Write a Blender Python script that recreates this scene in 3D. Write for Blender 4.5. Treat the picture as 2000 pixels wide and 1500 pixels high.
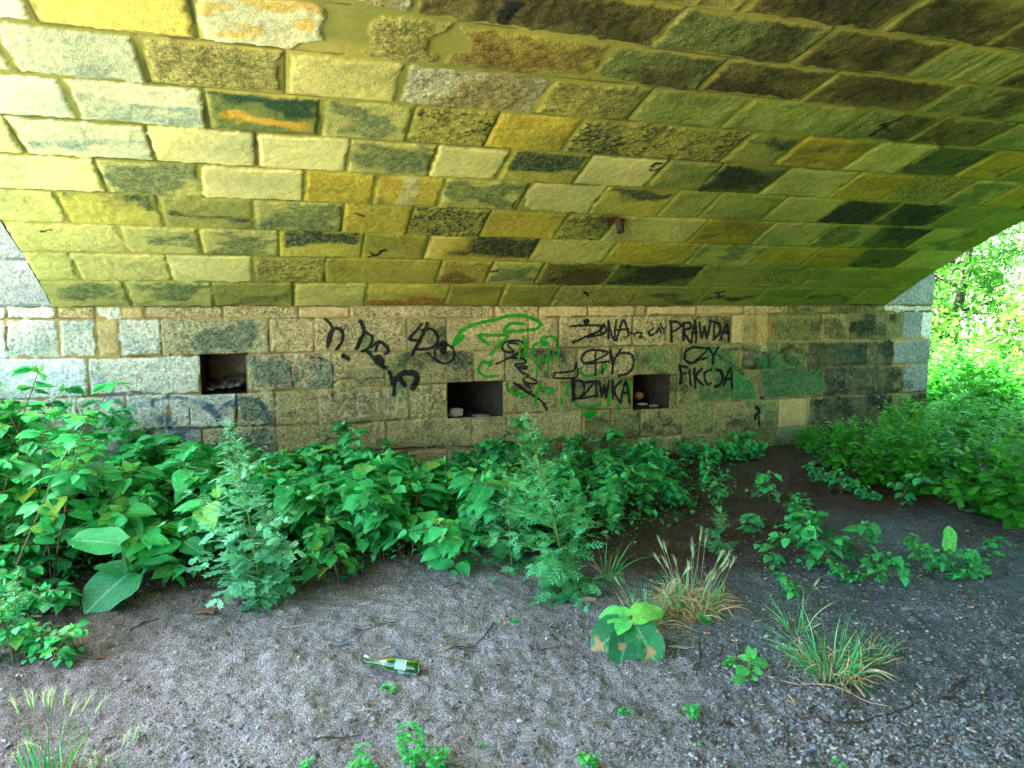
import bpy, math, random
import numpy as np
from mathutils import Vector, Matrix

# ------------------------------------------------------------------ scene, camera, light
scene = bpy.context.scene
for o in list(bpy.data.objects):
    bpy.data.objects.remove(o, do_unlink=True)
COL = scene.collection
R_ = math.radians

CAM_H = 1.45
PITCH = R_(6.48)          # camera looks slightly down
YAW = R_(18.14)           # and to the right of the wall normal
FPX = 1400.0              # focal length, in pixels of a 2000 px wide frame
fw = np.array([math.sin(YAW)*math.cos(PITCH), math.cos(YAW)*math.cos(PITCH), -math.sin(PITCH)])
rt = np.array([math.cos(YAW), -math.sin(YAW), 0.0])
up = np.cross(rt, fw)

cam_d = bpy.data.cameras.new("camera")
cam_d.sensor_width = 36.0
cam_d.lens = 36.0*FPX/2000.0
cam_d.clip_start = 0.05
cam_d.clip_end = 800
cam = bpy.data.objects.new("camera", cam_d)
COL.objects.link(cam)
cam.matrix_world = Matrix(((rt[0], up[0], -fw[0], 0), (rt[1], up[1], -fw[1], 0), (rt[2], up[2], -fw[2], CAM_H), (0, 0, 0, 1)))
scene.camera = cam

SUN_EL, SUN_AZ = R_(60), R_(328)      # azimuth clockwise from +Y: the sun stands behind the wall, to the left
w = bpy.data.worlds.new("World"); scene.world = w; w.use_nodes = True
nt = w.node_tree; nt.nodes.clear()
sky = nt.nodes.new("ShaderNodeTexSky"); sky.sky_type = 'NISHITA'; sky.sun_disc = False
sky.sun_elevation = SUN_EL; sky.sun_rotation = SUN_AZ
sky.air_density = 1.0; sky.dust_density = 2.0; sky.ozone_density = 1.0
bg = nt.nodes.new("ShaderNodeBackground"); bg.inputs[1].default_value = 0.15
wo = nt.nodes.new("ShaderNodeOutputWorld")
nt.links.new(sky.outputs[0], bg.inputs[0]); nt.links.new(bg.outputs[0], wo.inputs[0])
sd = bpy.data.lights.new("sun", 'SUN'); sd.energy = 5.0; sd.angle = R_(0.5); sd.color = (1.0, 0.95, 0.86)
so = bpy.data.objects.new("sun", sd); COL.objects.link(so)
sdir = Vector((math.sin(SUN_AZ)*math.cos(SUN_EL), math.cos(SUN_AZ)*math.cos(SUN_EL), math.sin(SUN_EL)))
so.rotation_euler = sdir.to_track_quat('Z', 'Y').to_euler()
so.location = (-20, -20, 30)

scene.view_settings.view_transform = 'Standard'
scene.view_settings.look = 'None'
scene.view_settings.gamma = 1.0
scene.view_settings.exposure = 3.85
c = scene.cycles
c.use_denoising = True
try: c.denoiser = 'OPENIMAGEDENOISE'
except Exception: pass
c.max_bounces = 8; c.diffuse_bounces = 5; c.glossy_bounces = 2; c.transmission_bounces = 6; c.transparent_max_bounces = 12
c.caustics_reflective = False; c.caustics_refractive = False
c.sample_clamp_indirect = 8.0

# ------------------------------------------------------------------ geometry of the place
D = 5.952            # distance of the abutment wall face
SPZ = 1.423          # springing height
XL, XR = -1.52, 6.065
RV, T0 = 9.0, R_(32.5)   # radius of the segmental arch and its springing angle
CX, CZ = RV*math.sin(T0), -RV*math.cos(T0)      # arch centre, in (inset from wall, height over springing)
ARC = 2*T0*RV
YB = D-2*CX          # face of the other abutment

def ray(x, y): return fw+rt*(x-1000)/FPX+up*(750-y)/FPX
def on_ground(x, y, z=0.0):
    r = ray(x, y); s = (z-CAM_H)/r[2]; return r[0]*s, r[1]*s
def on_wall(x, y):
    r = ray(x, y); s = D/r[1]; return r[0]*s, CAM_H+r[2]*s
def on_vault(x, y):
    r = ray(x, y); cy = SPZ-CAM_H+CZ
    A = r[1]**2+r[2]**2; B = 2*(-(D-CX)*r[1]-cy*r[2]); C_ = (D-CX)**2+cy**2-RV*RV
    s = (-B+math.sqrt(max(B*B-4*A*C_, 0)))/(2*A)
    Y, Z = s*r[1], s*r[2]
    return s*r[0], RV*((math.pi/2+T0)-math.atan2(Z-cy, (D-Y)-CX))
def vault_pt(s):
    a = math.pi/2+T0-s/RV
    return D-(CX+RV*np.cos(a)), SPZ+CZ+RV*np.sin(a)

# ------------------------------------------------------------------ numpy noise
def _h(ix, iy, seed):
    n = (ix.astype(np.int64)*374761393+iy.astype(np.int64)*668265263+seed*974711+12345) & 0xffffffff
    n = ((n ^ (n >> 13))*1274126177) & 0xffffffff
    n = (n ^ (n >> 16)) & 0xffffff
    return n/float(0xffffff)
def vn(x, y, seed=0):
    x = np.asarray(x, float); y = np.asarray(y, float)
    ix = np.floor(x); iy = np.floor(y); fx = x-ix; fy = y-iy
    fx = fx*fx*(3-2*fx); fy = fy*fy*(3-2*fy)
    a = _h(ix, iy, seed); b = _h(ix+1, iy, seed); c_ = _h(ix, iy+1, seed); d = _h(ix+1, iy+1, seed)
    return (a+(b-a)*fx)*(1-fy)+(c_+(d-c_)*fx)*fy
def fbm(x, y, seed=0, o=4):
    t = 0; a = 1; n = 0
    for k in range(o):
        t = t+a*vn(x*2**k+17.3*k, y*2**k-9.1*k, seed+k*31); n += a; a *= .5
    return t/n
def sm(a, b, x):
    t = np.clip((x-a)/(b-a), 0, 1); return t*t*(3-2*t)
def lin(c_):
    c_ = np.array(c_, float)/255.0
    return np.where(c_ <= .04045, c_/12.92, ((c_+.055)/1.055)**2.4)
def mixc(a, b, m): return a*(1-m[:, None])+b*m[:, None]

# ------------------------------------------------------------------ mesh and object helpers
def make_obj(name, mesh, mat=None, parent=None):
    o = bpy.data.objects.new(name, mesh); COL.objects.link(o)
    if mat: mesh.materials.append(mat)
    if parent: o.parent = parent
    return o
def tag(o, label=None, cat=None, group=None, kind=None):
    if label: o['label'] = label
    if cat: o['category'] = cat
    if group: o['group'] = group
    if kind: o['kind'] = kind
    return o
def empty(name, loc=(0, 0, 0), rz=0.0, label=None, cat=None, group=None):
    o = bpy.data.objects.new(name, None); COL.objects.link(o); o.location = loc; o.rotation_euler = (0, 0, rz)
    o.empty_display_size = .1
    return tag(o, label, cat, group)
def np_mesh(name, V, Q, col=None, extra=None, smooth=True, uv=None):
    """mesh from vertex array and quad (n,4) or tri (n,3) array"""
    me = bpy.data.meshes.new(name)
    V = np.asarray(V, np.float32); Q = np.asarray(Q, np.int32); k = Q.shape[1]
    me.vertices.add(len(V)); me.vertices.foreach_set("co", V.ravel())
    me.loops.add(Q.size); me.loops.foreach_set("vertex_index", Q.ravel())
    me.polygons.add(len(Q)); me.polygons.foreach_set("loop_start", np.arange(0, Q.size, k, dtype=np.int32))
    me.polygons.foreach_set("loop_total", np.full(len(Q), k, np.int32))
    me.update(calc_edges=True)
    me.polygons.foreach_set("use_smooth", np.full(len(Q), smooth))
    if col is not None:
        a = me.color_attributes.new("col", 'FLOAT_COLOR', 'POINT')
        a.data.foreach_set("color", np.hstack([col, np.ones((len(V), 1))]).astype(np.float32).ravel())
    for k2, v2 in (extra or {}).items():
        a = me.attributes.new(k2, 'FLOAT', 'POINT'); a.data.foreach_set("value", np.asarray(v2, np.float32))
    if uv is not None:
        l = me.uv_layers.new(name="UVMap"); l.data.foreach_set("uv", np.asarray(uv, np.float32)[Q.ravel()].ravel())
    return me
def grid_quads(nx, ny):
    i = np.arange(nx-1)[None, :]+nx*np.arange(ny-1)[:, None]
    i = i.ravel(); return np.stack([i, i+1, i+1+nx, i+nx], 1)

class MB:
    """collects pieces (verts, tris/quads, uv, tint) and builds one mesh"""
    def __init__(s): s.v = []; s.f = []; s.uv = []; s.t = []; s.n = 0
    def add(s, V, F, uv=None, tint=0.5):
        V = np.asarray(V, float); s.v.append(V)
        for f in F: s.f.append([i+s.n for i in f])
        s.uv.append(np.zeros((len(V), 2)) if uv is None else np.asarray(uv, float))
        s.t.append(np.full(len(V), float(tint)) if np.isscalar(tint) else np.asarray(tint, float))
        s.n += len(V)
    def tube(s, P, r, n=5, tint=.5, cap=True):
        P = [np.asarray(p, float) for p in P]; m = len(P)
        rs = r if hasattr(r, '__len__') else [r]*m
        V = []; F = []; ref = np.array([0.31, 0.17, 0.93])
        for i, p in enumerate(P):
            t = P[min(i+1, m-1)]-P[max(i-1, 0)]; t = t/(np.linalg.norm(t)+1e-9)
            a = np.cross(t, ref); a /= (np.linalg.norm(a)+1e-9); b = np.cross(t, a)
            for k in range(n):
                an = 2*math.pi*k/n; V.append(p+rs[i]*(math.cos(an)*a+math.sin(an)*b))
        for i in range(m-1):
            for k in range(n):
                F.append([i*n+k, i*n+(k+1) % n, (i+1)*n+(k+1) % n, (i+1)*n+k])
        if cap:
            F.append(list(range(n))[::-1]); F.append([(m-1)*n+k for k in range(n)])
        s.add(V, F, None, tint)
    def build(s, name, mat, parent=None, smooth=True):
        me = bpy.data.meshes.new(name)
        V = np.vstack(s.v); me.from_pydata(V.tolist(), [], s.f)
        me.polygons.foreach_set("use_smooth", [smooth]*len(me.polygons))
        uv = np.vstack(s.uv); li = np.zeros(len(me.loops), np.int32); me.loops.foreach_get("vertex_index", li)
        l = me.uv_layers.new(name="UVMap"); l.data.foreach_set("uv", uv[li].astype(np.float32).ravel())
        a = me.attributes.new("tint", 'FLOAT', 'POINT'); a.data.foreach_set("value", np.concatenate(s.t).astype(np.float32))
        return make_obj(name, me, mat, parent)
def copy_tree(o, loc, rz, sc=1.0, label=None):
    r = o.copy(); COL.objects.link(r); r.location = loc; r.rotation_euler = (0, 0, rz); r.scale = (sc,)*3
    if label: r['label'] = label
    for ch in list(o.children):
        c2 = ch.copy(); COL.objects.link(c2); c2.parent = r
        for g in list(ch.children):
            d2 = g.copy(); COL.objects.link(d2); d2.parent = c2
    return r

# ------------------------------------------------------------------ materials
def mat(name):
    m = bpy.data.materials.new(name); m.use_nodes = True; m.node_tree.nodes.clear(); return m, m.node_tree
def N(t, k, **kw):
    n = t.nodes.new(k)
    for a, b in kw.items(): setattr(n, a, b)
    return n
def stone_mat(name, rough=.9, fine=90.0, pit=.35, bump=.5, dist=.006):
    m, t = mat(name); L = t.links.new
    tc = N(t, "ShaderNodeTexCoord"); at = N(t, "ShaderNodeAttribute", attribute_name="col"); rg = N(t, "ShaderNodeAttribute", attribute_name="rough")
    n1 = N(t, "ShaderNodeTexNoise"); n1.inputs["Scale"].default_value = fine; n1.inputs["Detail"].default_value = 5; n1.inputs["Roughness"].default_value = .7
    n2 = N(t, "ShaderNodeTexNoise"); n2.inputs["Scale"].default_value = fine*.35; n2.inputs["Detail"].default_value = 4
    L(tc.outputs["Object"], n1.inputs["Vector"]); L(tc.outputs["Object"], n2.inputs["Vector"])
    r1 = N(t, "ShaderNodeMapRange"); r1.inputs[1].default_value = .3; r1.inputs[2].default_value = .66; r1.inputs[3].default_value = 1-pit; r1.inputs[4].default_value = 1+pit*.45
    L(n1.outputs[0], r1.inputs[0])
    r2 = N(t, "ShaderNodeMapRange"); r2.inputs[1].default_value = .35; r2.inputs[2].default_value = .65; r2.inputs[3].default_value = .86; r2.inputs[4].default_value = 1.1
    L(n2.outputs[0], r2.inputs[0])
    mu0 = N(t, "ShaderNodeMath", operation='MULTIPLY'); L(r1.outputs[0], mu0.inputs[0]); L(r2.outputs[0], mu0.inputs[1])
    # pitting follows the roughness of each stone
    one = N(t, "ShaderNodeMix"); one.data_type = 'FLOAT'; one.inputs[2].default_value = 1.0
    L(rg.outputs["Fac"], one.inputs[0]); L(mu0.outputs[0], one.inputs[3])
    vm = N(t, "ShaderNodeVectorMath", operation='SCALE'); L(at.outputs["Color"], vm.inputs[0]); L(one.outputs[0], vm.inputs["Scale"])
    b = N(t, "ShaderNodeBsdfPrincipled"); b.inputs["Roughness"].default_value = rough; b.inputs["Specular IOR Level"].default_value = .25
    L(vm.outputs[0], b.inputs["Base Color"])
    bs = N(t, "ShaderNodeMath", operation='MULTIPLY'); L(rg.outputs["Fac"], bs.inputs[0]); bs.inputs[1].default_value = bump
    bp = N(t, "ShaderNodeBump"); bp.inputs["Distance"].default_value = dist; L(bs.outputs[0], bp.inputs["Strength"]); L(n1.outputs[0], bp.inputs["Height"])
    L(bp.outputs[0], b.inputs["Normal"])
    o = N(t, "ShaderNodeOutputMaterial"); L(b.outputs[0], o.inputs[0])
    return m
M_VAULT = stone_mat("vault_stone", fine=95, pit=.75, bump=1.3, dist=.013)
M_WALL = stone_mat("abutment_stone", fine=62, pit=.8, bump=1.2, dist=.016)

def simple(name, rgb, rough=.8, var=.25, scale=40, bump=0.0, spec=.3, metal=0, trans=0):
    m, t = mat(name); L = t.links.new
    tc = N(t, "ShaderNodeTexCoord"); n = N(t, "ShaderNodeTexNoise"); n.inputs["Scale"].default_value = scale; n.inputs["Detail"].default_value = 5
    L(tc.outputs["Object"], n.inputs["Vector"])
    rp = N(t, "ShaderNodeMapRange"); rp.inputs[1].default_value = .3; rp.inputs[2].default_value = .7; rp.inputs[3].default_value = 1-var; rp.inputs[4].default_value = 1+var
    L(n.outputs[0], rp.inputs[0])
    vm = N(t, "ShaderNodeVectorMath", operation='SCALE'); vm.inputs[0].default_value = tuple(rgb); L(rp.outputs[0], vm.inputs["Scale"])
    b = N(t, "ShaderNodeBsdfPrincipled"); b.inputs["Roughness"].default_value = rough; b.inputs["Specular IOR Level"].default_value = spec
    b.inputs["Metallic"].default_value = metal; b.inputs["Transmission Weight"].default_value = trans
    L(vm.outputs[0], b.inputs["Base Color"])
    if bump:
        bp = N(t, "ShaderNodeBump"); bp.inputs["Strength"].default_value = bump; bp.inputs["Distance"].default_value = .005
        L(n.outputs[0], bp.inputs["Height"]); L(bp.outputs[0], b.inputs["Normal"])
    o = N(t, "ShaderNodeOutputMaterial"); L(b.outputs[0], o.inputs[0]); return m
def leaf_mat(name, dark, light, vein=None, transl=.3, rough=.5, yellow=None, back=None, spec=.4):
    """leaf: tint attribute 0..1 picks dark..light, u,v give the veins, some light passes through"""
    m, t = mat(name); L = t.links.new
    ti = N(t, "ShaderNodeAttribute", attribute_name="tint"); oi = N(t, "ShaderNodeObjectInfo")
    rp = N(t, "ShaderNodeValToRGB"); e = rp.color_ramp.elements
    e[0].position = .05; e[0].color = (*dark, 1); e[1].position = .75; e[1].color = (*light, 1)
    if yellow:
        q = e.new(.96); q.color = (*yellow, 1)
    ad = N(t, "ShaderNodeMath", operation='MULTIPLY_ADD'); L(oi.outputs["Random"], ad.inputs[0]); ad.inputs[1].default_value = .14; ad.inputs[2].default_value = -.07
    a2 = N(t, "ShaderNodeMath", operation='ADD'); L(ti.outputs["Fac"], a2.inputs[0]); L(ad.outputs[0], a2.inputs[1])
    L(a2.outputs[0], rp.inputs[0]); colr = rp.outputs[0]
    uv = N(t, "ShaderNodeUVMap"); sep = N(t, "ShaderNodeSeparateXYZ"); L(uv.outputs[0], sep.inputs[0])
    if vein:
        # midrib at v=0.5, side veins slanting off it
        ab = N(t, "ShaderNodeMath", operation='SUBTRACT'); L(sep.outputs[1], ab.inputs[0]); ab.inputs[1].default_value = .5
        ab2 = N(t, "ShaderNodeMath", operation='ABSOLUTE'); L(ab.outputs[0], ab2.inputs[0])
        mr = N(t, "ShaderNodeMapRange"); mr.inputs[1].default_value = .012; mr.inputs[2].default_value = .04; mr.inputs[3].default_value = 1; mr.inputs[4].default_value = 0; L(ab2.outputs[0], mr.inputs[0])
        q1 = N(t, "ShaderNodeMath", operation='MULTIPLY'); L(ab2.outputs[0], q1.inputs[0]); q1.inputs[1].default_value = -9
        q2 = N(t, "ShaderNodeMath", operation='MULTIPLY_ADD'); L(sep.outputs[0], q2.inputs[0]); q2.inputs[1].default_value = 9; L(q1.outputs[0], q2.inputs[2])
        q3 = N(t, "ShaderNodeMath", operation='FRACT'); L(q2.outputs[0], q3.inputs[0])
        q4 = N(t, "ShaderNodeMapRange"); q4.inputs[1].default_value = .06; q4.inputs[2].default_value = .14; q4.inputs[3].default_value = .45; q4.inputs[4].default_value = 0; L(q3.outputs[0], q4.inputs[0])
        mx = N(t, "ShaderNodeMath", operation='MAXIMUM'); L(mr.outputs[0], mx.inputs[0]); L(q4.outputs[0], mx.inputs[1])
        mxm = N(t, "ShaderNodeMath", operation='MULTIPLY'); L(mx.outputs[0], mxm.inputs[0]); mxm.inputs[1].default_value = .55
        mc = N(t, "ShaderNodeMix"); mc.data_type = 'RGBA'; L(mxm.outputs[0], mc.inputs[0]); L(colr, mc.inputs[6]); mc.inputs[7].default_value = (*vein, 1); colr = mc.outputs[2]
    if back:
        ge = N(t, "ShaderNodeNewGeometry"); mb = N(t, "ShaderNodeMix"); mb.data_type = 'RGBA'; L(ge.outputs["Backfacing"], mb.inputs[0]); L(colr, mb.inputs[6]); mb.inputs[7].default_value = (*back, 1); colr = mb.outputs[2]
    nz = N(t, "ShaderNodeTexNoise"); nz.inputs["Scale"].default_value = 60; tc = N(t, "ShaderNodeTexCoord"); L(tc.outputs["Object"], nz.inputs["Vector"])
    nr = N(t, "ShaderNodeMapRange"); nr.inputs[1].default_value = .3; nr.inputs[2].default_value = .7; nr.inputs[3].default_value = .8; nr.inputs[4].default_value = 1.2; L(nz.outputs[0], nr.inputs[0])
    vs = N(t, "ShaderNodeVectorMath", operation='SCALE'); L(colr, vs.inputs[0]); L(nr.outputs[0], vs.inputs["Scale"])
    b = N(t, "ShaderNodeBsdfPrincipled"); b.inputs["Roughness"].default_value = rough; b.inputs["Specular IOR Level"].default_value = spec; L(vs.outputs[0], b.inputs["Base Color"])
    tr = N(t, "ShaderNodeBsdfTranslucent"); L(vs.outputs[0], tr.inputs[0])
    ms = N(t, "ShaderNodeMixShader"); ms.inputs[0].default_value = transl; L(b.outputs[0], ms.inputs[1]); L(tr.outputs[0], ms.inputs[2])
    o = N(t, "ShaderNodeOutputMaterial"); L(ms.outputs[0], o.inputs[0]); return m
M_KNOT = leaf_mat("knotweed_leaf", (.006, .15, .03), (.07, .72, .19), vein=(.22, .55, .22), yellow=(.30, .55, .05))
M_MUG = leaf_mat("mugwort_leaf", (.04, .36, .10), (.20, .78, .32), transl=.25, yellow=(.28, .70, .08), back=(.16, .60, .28))
M_MUGS = leaf_mat("silvery_mugwort_leaf", (.06, .40, .16), (.30, .86, .46), transl=.25, yellow=(.30, .75, .2), back=(.30, .66, .42))
M_WEED = leaf_mat("bank_weed_leaf", (.008, .16, .02), (.12, .68, .05), transl=.35, yellow=(.30, .55, .04))
M_TREE = leaf_mat("tree_leaf", (.02, .16, .01), (.14, .42, .04), transl=.4, yellow=(.40, .50, .08))
M_GRASS = leaf_mat("grass_blade", (.02, .28, .08), (.12, .60, .20), transl=.25, yellow=(.30, .42, .06))
M_DRY = leaf_mat("dry_grass", (.50, .30, .08), (.74, .62, .36), transl=.2, yellow=(.62, .52, .34))
M_AWN = leaf_mat("barley_ear", (.25, .55, .18), (.70, .78, .50), transl=.4, yellow=(.66, .62, .45))
M_BIG = leaf_mat("broad_leaf", (.02, .26, .08), (.10, .68, .14), vein=(.30, .58, .30), transl=.25, yellow=(.25, .6, .04))
M_STEM = simple("green_stem", (.10, .22, .05), .6, .3, 30)
M_REDSTEM = simple("reddish_stem", (.14, .10, .05), .6, .3, 30)
M_BARK = simple("bark", (.10, .08, .06), .95, .5, 20, .8)
M_TWIG = simple("dry_twig", (.075, .055, .045), .9, .4, 60, .5)
M_STRAW = simple("straw", (.42, .33, .22), .8, .25, 60)
M_ROCK = simple("stone_grey", (.22, .23, .23), .9, .3, 60, .6)
M_ROCKB = simple("stone_blue_grey", (.17, .22, .24), .9, .3, 60, .6)
M_ROCKT = simple("stone_tan", (.32, .28, .23), .9, .25, 60, .5)
M_DEAD = simple("dead_leaf", (.16, .09, .045), .85, .4, 80, .3)
M_WOOD = simple("split_wood", (.42, .31, .17), .8, .2, 50)
M_PAPER = simple("paper", (.62, .62, .60), .8, .12, 50)
M_WHITE = simple("white_plastic", (.62, .60, .60), .5, .08, 50)
M_ORANGE = simple("filter_paper", (.62, .30, .10), .8, .15, 90)
M_PLASTIC = simple("green_shard", (.01, .22, .07), .12, .15, 50, spec=.6)

# ------------------------------------------------------------------ masonry
# course joints of the vault: measured pixel points on each bed joint
BED = {1: [(82, 547), (500, 551), (1000, 556), (1500, 561), (1750, 562)],
 2: [(50, 491), (500, 500), (825, 507), (1000, 510.5), (1337, 516), (1500, 521), (1725, 524), (1812, 525)],
 3: [(15, 432), (300, 441), (500, 447), (750, 459), (1000, 466), (1250, 470), (1500, 479.5), (1750, 485.5), (1887, 489)],
 4: [(0, 368), (200, 376), (500, 389.5), (750, 402), (1000, 414), (1225, 419), (1500, 430), (1750, 442), (1962, 451)],
 5: [(0, 300), (250, 310), (500, 329), (750, 340), (1000, 356), (1250, 365), (1500, 380), (1750, 395), (2000, 407)],
 6: [(0, 225), (250, 240), (500, 259), (750, 275), (1000, 296), (1250, 306), (1500, 323), (1750, 341), (2000, 356)],
 7: [(0, 144), (250, 160), (500, 179), (750, 195), (1000, 222), (1250, 239), (1500, 259), (1750, 284), (2000, 292)],
 8: [(0, 43), (250, 68), (500, 87), (750, 110), (1000, 144), (1250, 172), (1500, 195), (1750, 217), (2000, 240)],
 9: [(625, 0), (750, 22), (1000, 60), (1250, 94), (1500, 121), (1750, 148), (2000, 175)],
 10: [(1225, 0), (1500, 38), (1712, 57), (2000, 105)]}
def bed_fit(k):
    P = np.array([on_vault(*q) for q in BED[k]])
    return np.polyfit(P[:, 0], P[:, 1], 2 if len(P) > 5 else 1), P[:, 1].mean(), (P[:, 0].min(), P[:, 0].max())
FIT = {k: bed_fit(k) for k in BED}
def bed_s(k, X):
    """arc length of bed joint k at X (slightly wavy, as laid)"""
    X = np.asarray(X, float)
    if k == 0: return np.zeros_like(X)
    if k in FIT:
        p, m, (a, b) = FIT[k]; return np.polyval(p, np.clip(X, a, b))
    return bed_s(10, X)+(k-10)*(ARC-bed_s(10, X))/(31-10)
# perpend joints: (pixel x at mid course) and what each stone looks like, left to right
VJ = {1: ([251, 416, 574, 715, 874, 980, 1085, 1240, 1371, 1481, 1572, 1670], "g g d p r m m s d d q d m"),
 2: ([148, 331, 494, 635, 857, 955, 1054, 1192, 1360, 1484, 1579, 1665, 1752], "p p P s m R g B D q s q m m"),
 3: ([240, 391, 545, 709, 832, 1043, 1191, 1354, 1481, 1582, 1672, 1772], "p g g k m K p y g y Y D p"),
 4: ([122, 315, 496, 670, 801, 947, 1096, 1190, 1362, 1490, 1600, 1697, 1797, 1882], "p k d g y S y S p Y p g D g m"),
 5: ([198, 392, 595, 731, 862, 1022, 1167, 1304, 1385, 1511, 1622, 1732, 1842, 1920], "P g P y O g P k q q p D D q q"),
 6: ([30, 294, 501, 680, 845, 984, 1137, 1282, 1387, 1512, 1647, 1752, 1870, 1957], "P b P P g P k P q D p y s g y"),
 7: ([137, 403, 628, 801, 960, 1117, 1277, 1437, 1540, 1680, 1790, 1905], "W b X g S y S S d Y p D Y"),
 8: ([6, 280, 557, 785, 1060, 1250, 1437, 1665, 1805, 1945], "b u s p H s q q h B q"),
 9: ([46, 377, 681, 875, 1174, 1390, 1600, 1830, 2010], "W A Z s R h B B h q"),
 10: ([560, 817, 1302, 1585, 1815], "p H B h B q"),
 11: ([1180, 1487, 1765, 1980], "s s B B B")}
KINDS = {  # base colour, stain colour, stain amount, pattern, roughness, speckle
 'p': ((198, 190, 118), (146, 146, 86), .4, 'blotch', .48, .25), 'P': ((210, 204, 140), (170, 158, 90), .3, 'blotch', .36, .15),
 'W': ((214, 214, 186), (180, 185, 160), .15, 'blotch', .3, .1), 'q': ((156, 162, 86), (100, 112, 58), .6, 'blotch', .6, .4),
 'm': ((160, 154, 68), (110, 108, 48), .5, 'blotch', .5, .3), 'y': ((196, 178, 70), (130, 108, 40), .4, 'blotch', .6, .4),
 'Y': ((182, 160, 54), (74, 80, 40), .6, 'streak', .5, .3), 'g': ((186, 182, 108), (66, 92, 66), .75, 'centre', .5, .3),
 'd': ((150, 150, 80), (44, 66, 48), .95, 'streak', .5, .35), 'k': ((186, 178, 84), (44, 68, 54), .95, 'top', .5, .3),
 'K': ((196, 176, 82), (40, 54, 40), 1.05, 'band', .5, .2), 'D': ((96, 104, 60), (34, 44, 32), .9, 'centre', .5, .4),
 's': ((180, 174, 96), (96, 94, 48), .55, 'speck', .9, .5), 'S': ((180, 174, 90), (66, 72, 42), .9, 'speck', .9, .6),
 'r': ((196, 182, 90), (160, 92, 34), .8, 'bottom', .5, .3), 'R': ((184, 170, 84), (118, 92, 36), .75, 'centre', .9, .5),
 'O': ((198, 176, 72), (196, 196, 150), .8, 'vstripe', .6, .5), 'A': ((222, 204, 96), (200, 170, 60), .4, 'blotch', .5, .35),
 'Z': ((210, 208, 164), (218, 180, 74), .8, 'swirl', .5, .3), 'X': ((110, 122, 62), (34, 66, 42), 1.1, 'top', .5, .3),
 'b': ((206, 208, 168), (112, 138, 132), .75, 'streak', .5, .2), 'u': ((190, 196, 160), (112, 132, 120), .6, 'blotch', .5, .4),
 'B': ((132, 124, 64), (72, 64, 30), .8, 'centre', 1.0, .5), 'H': ((204, 202, 156), (156, 142, 68), .85, 'half', 1.0, .6),
 'h': ((146, 154, 88), (88, 80, 40), .85, 'half', 1.0, .7)}
WKINDS = {
 'a': ((178, 160, 108), (104, 104, 74), .6, 'blotch', .8, .7), 'c': ((190, 172, 118), (122, 114, 78), .6, 'speck', .9, .7),
 'e': ((180, 172, 128), (84, 104, 86), .8, 'centre', 1.0, .8), 'f': ((166, 154, 102), (66, 72, 52), .85, 'blotch', 1.0, .9),
 'i': ((206, 204, 180), (138, 152, 144), .6, 'blotch', .8, .7), 'j': ((142, 142, 86), (56, 66, 42), .75, 'blotch', .9, .6),
 'l': ((120, 120, 80), (34, 40, 30), .9, 'blotch', .9, .7), 'n': ((216, 220, 210), (168, 182, 184), .5, 'blotch', .8, .5),
 'o': ((150, 156, 150), (104, 120, 124), .6, 'blotch', .9, .7), 't': ((182, 160, 106), (140, 120, 80), .4, 'blotch', .5, .4)}

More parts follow.
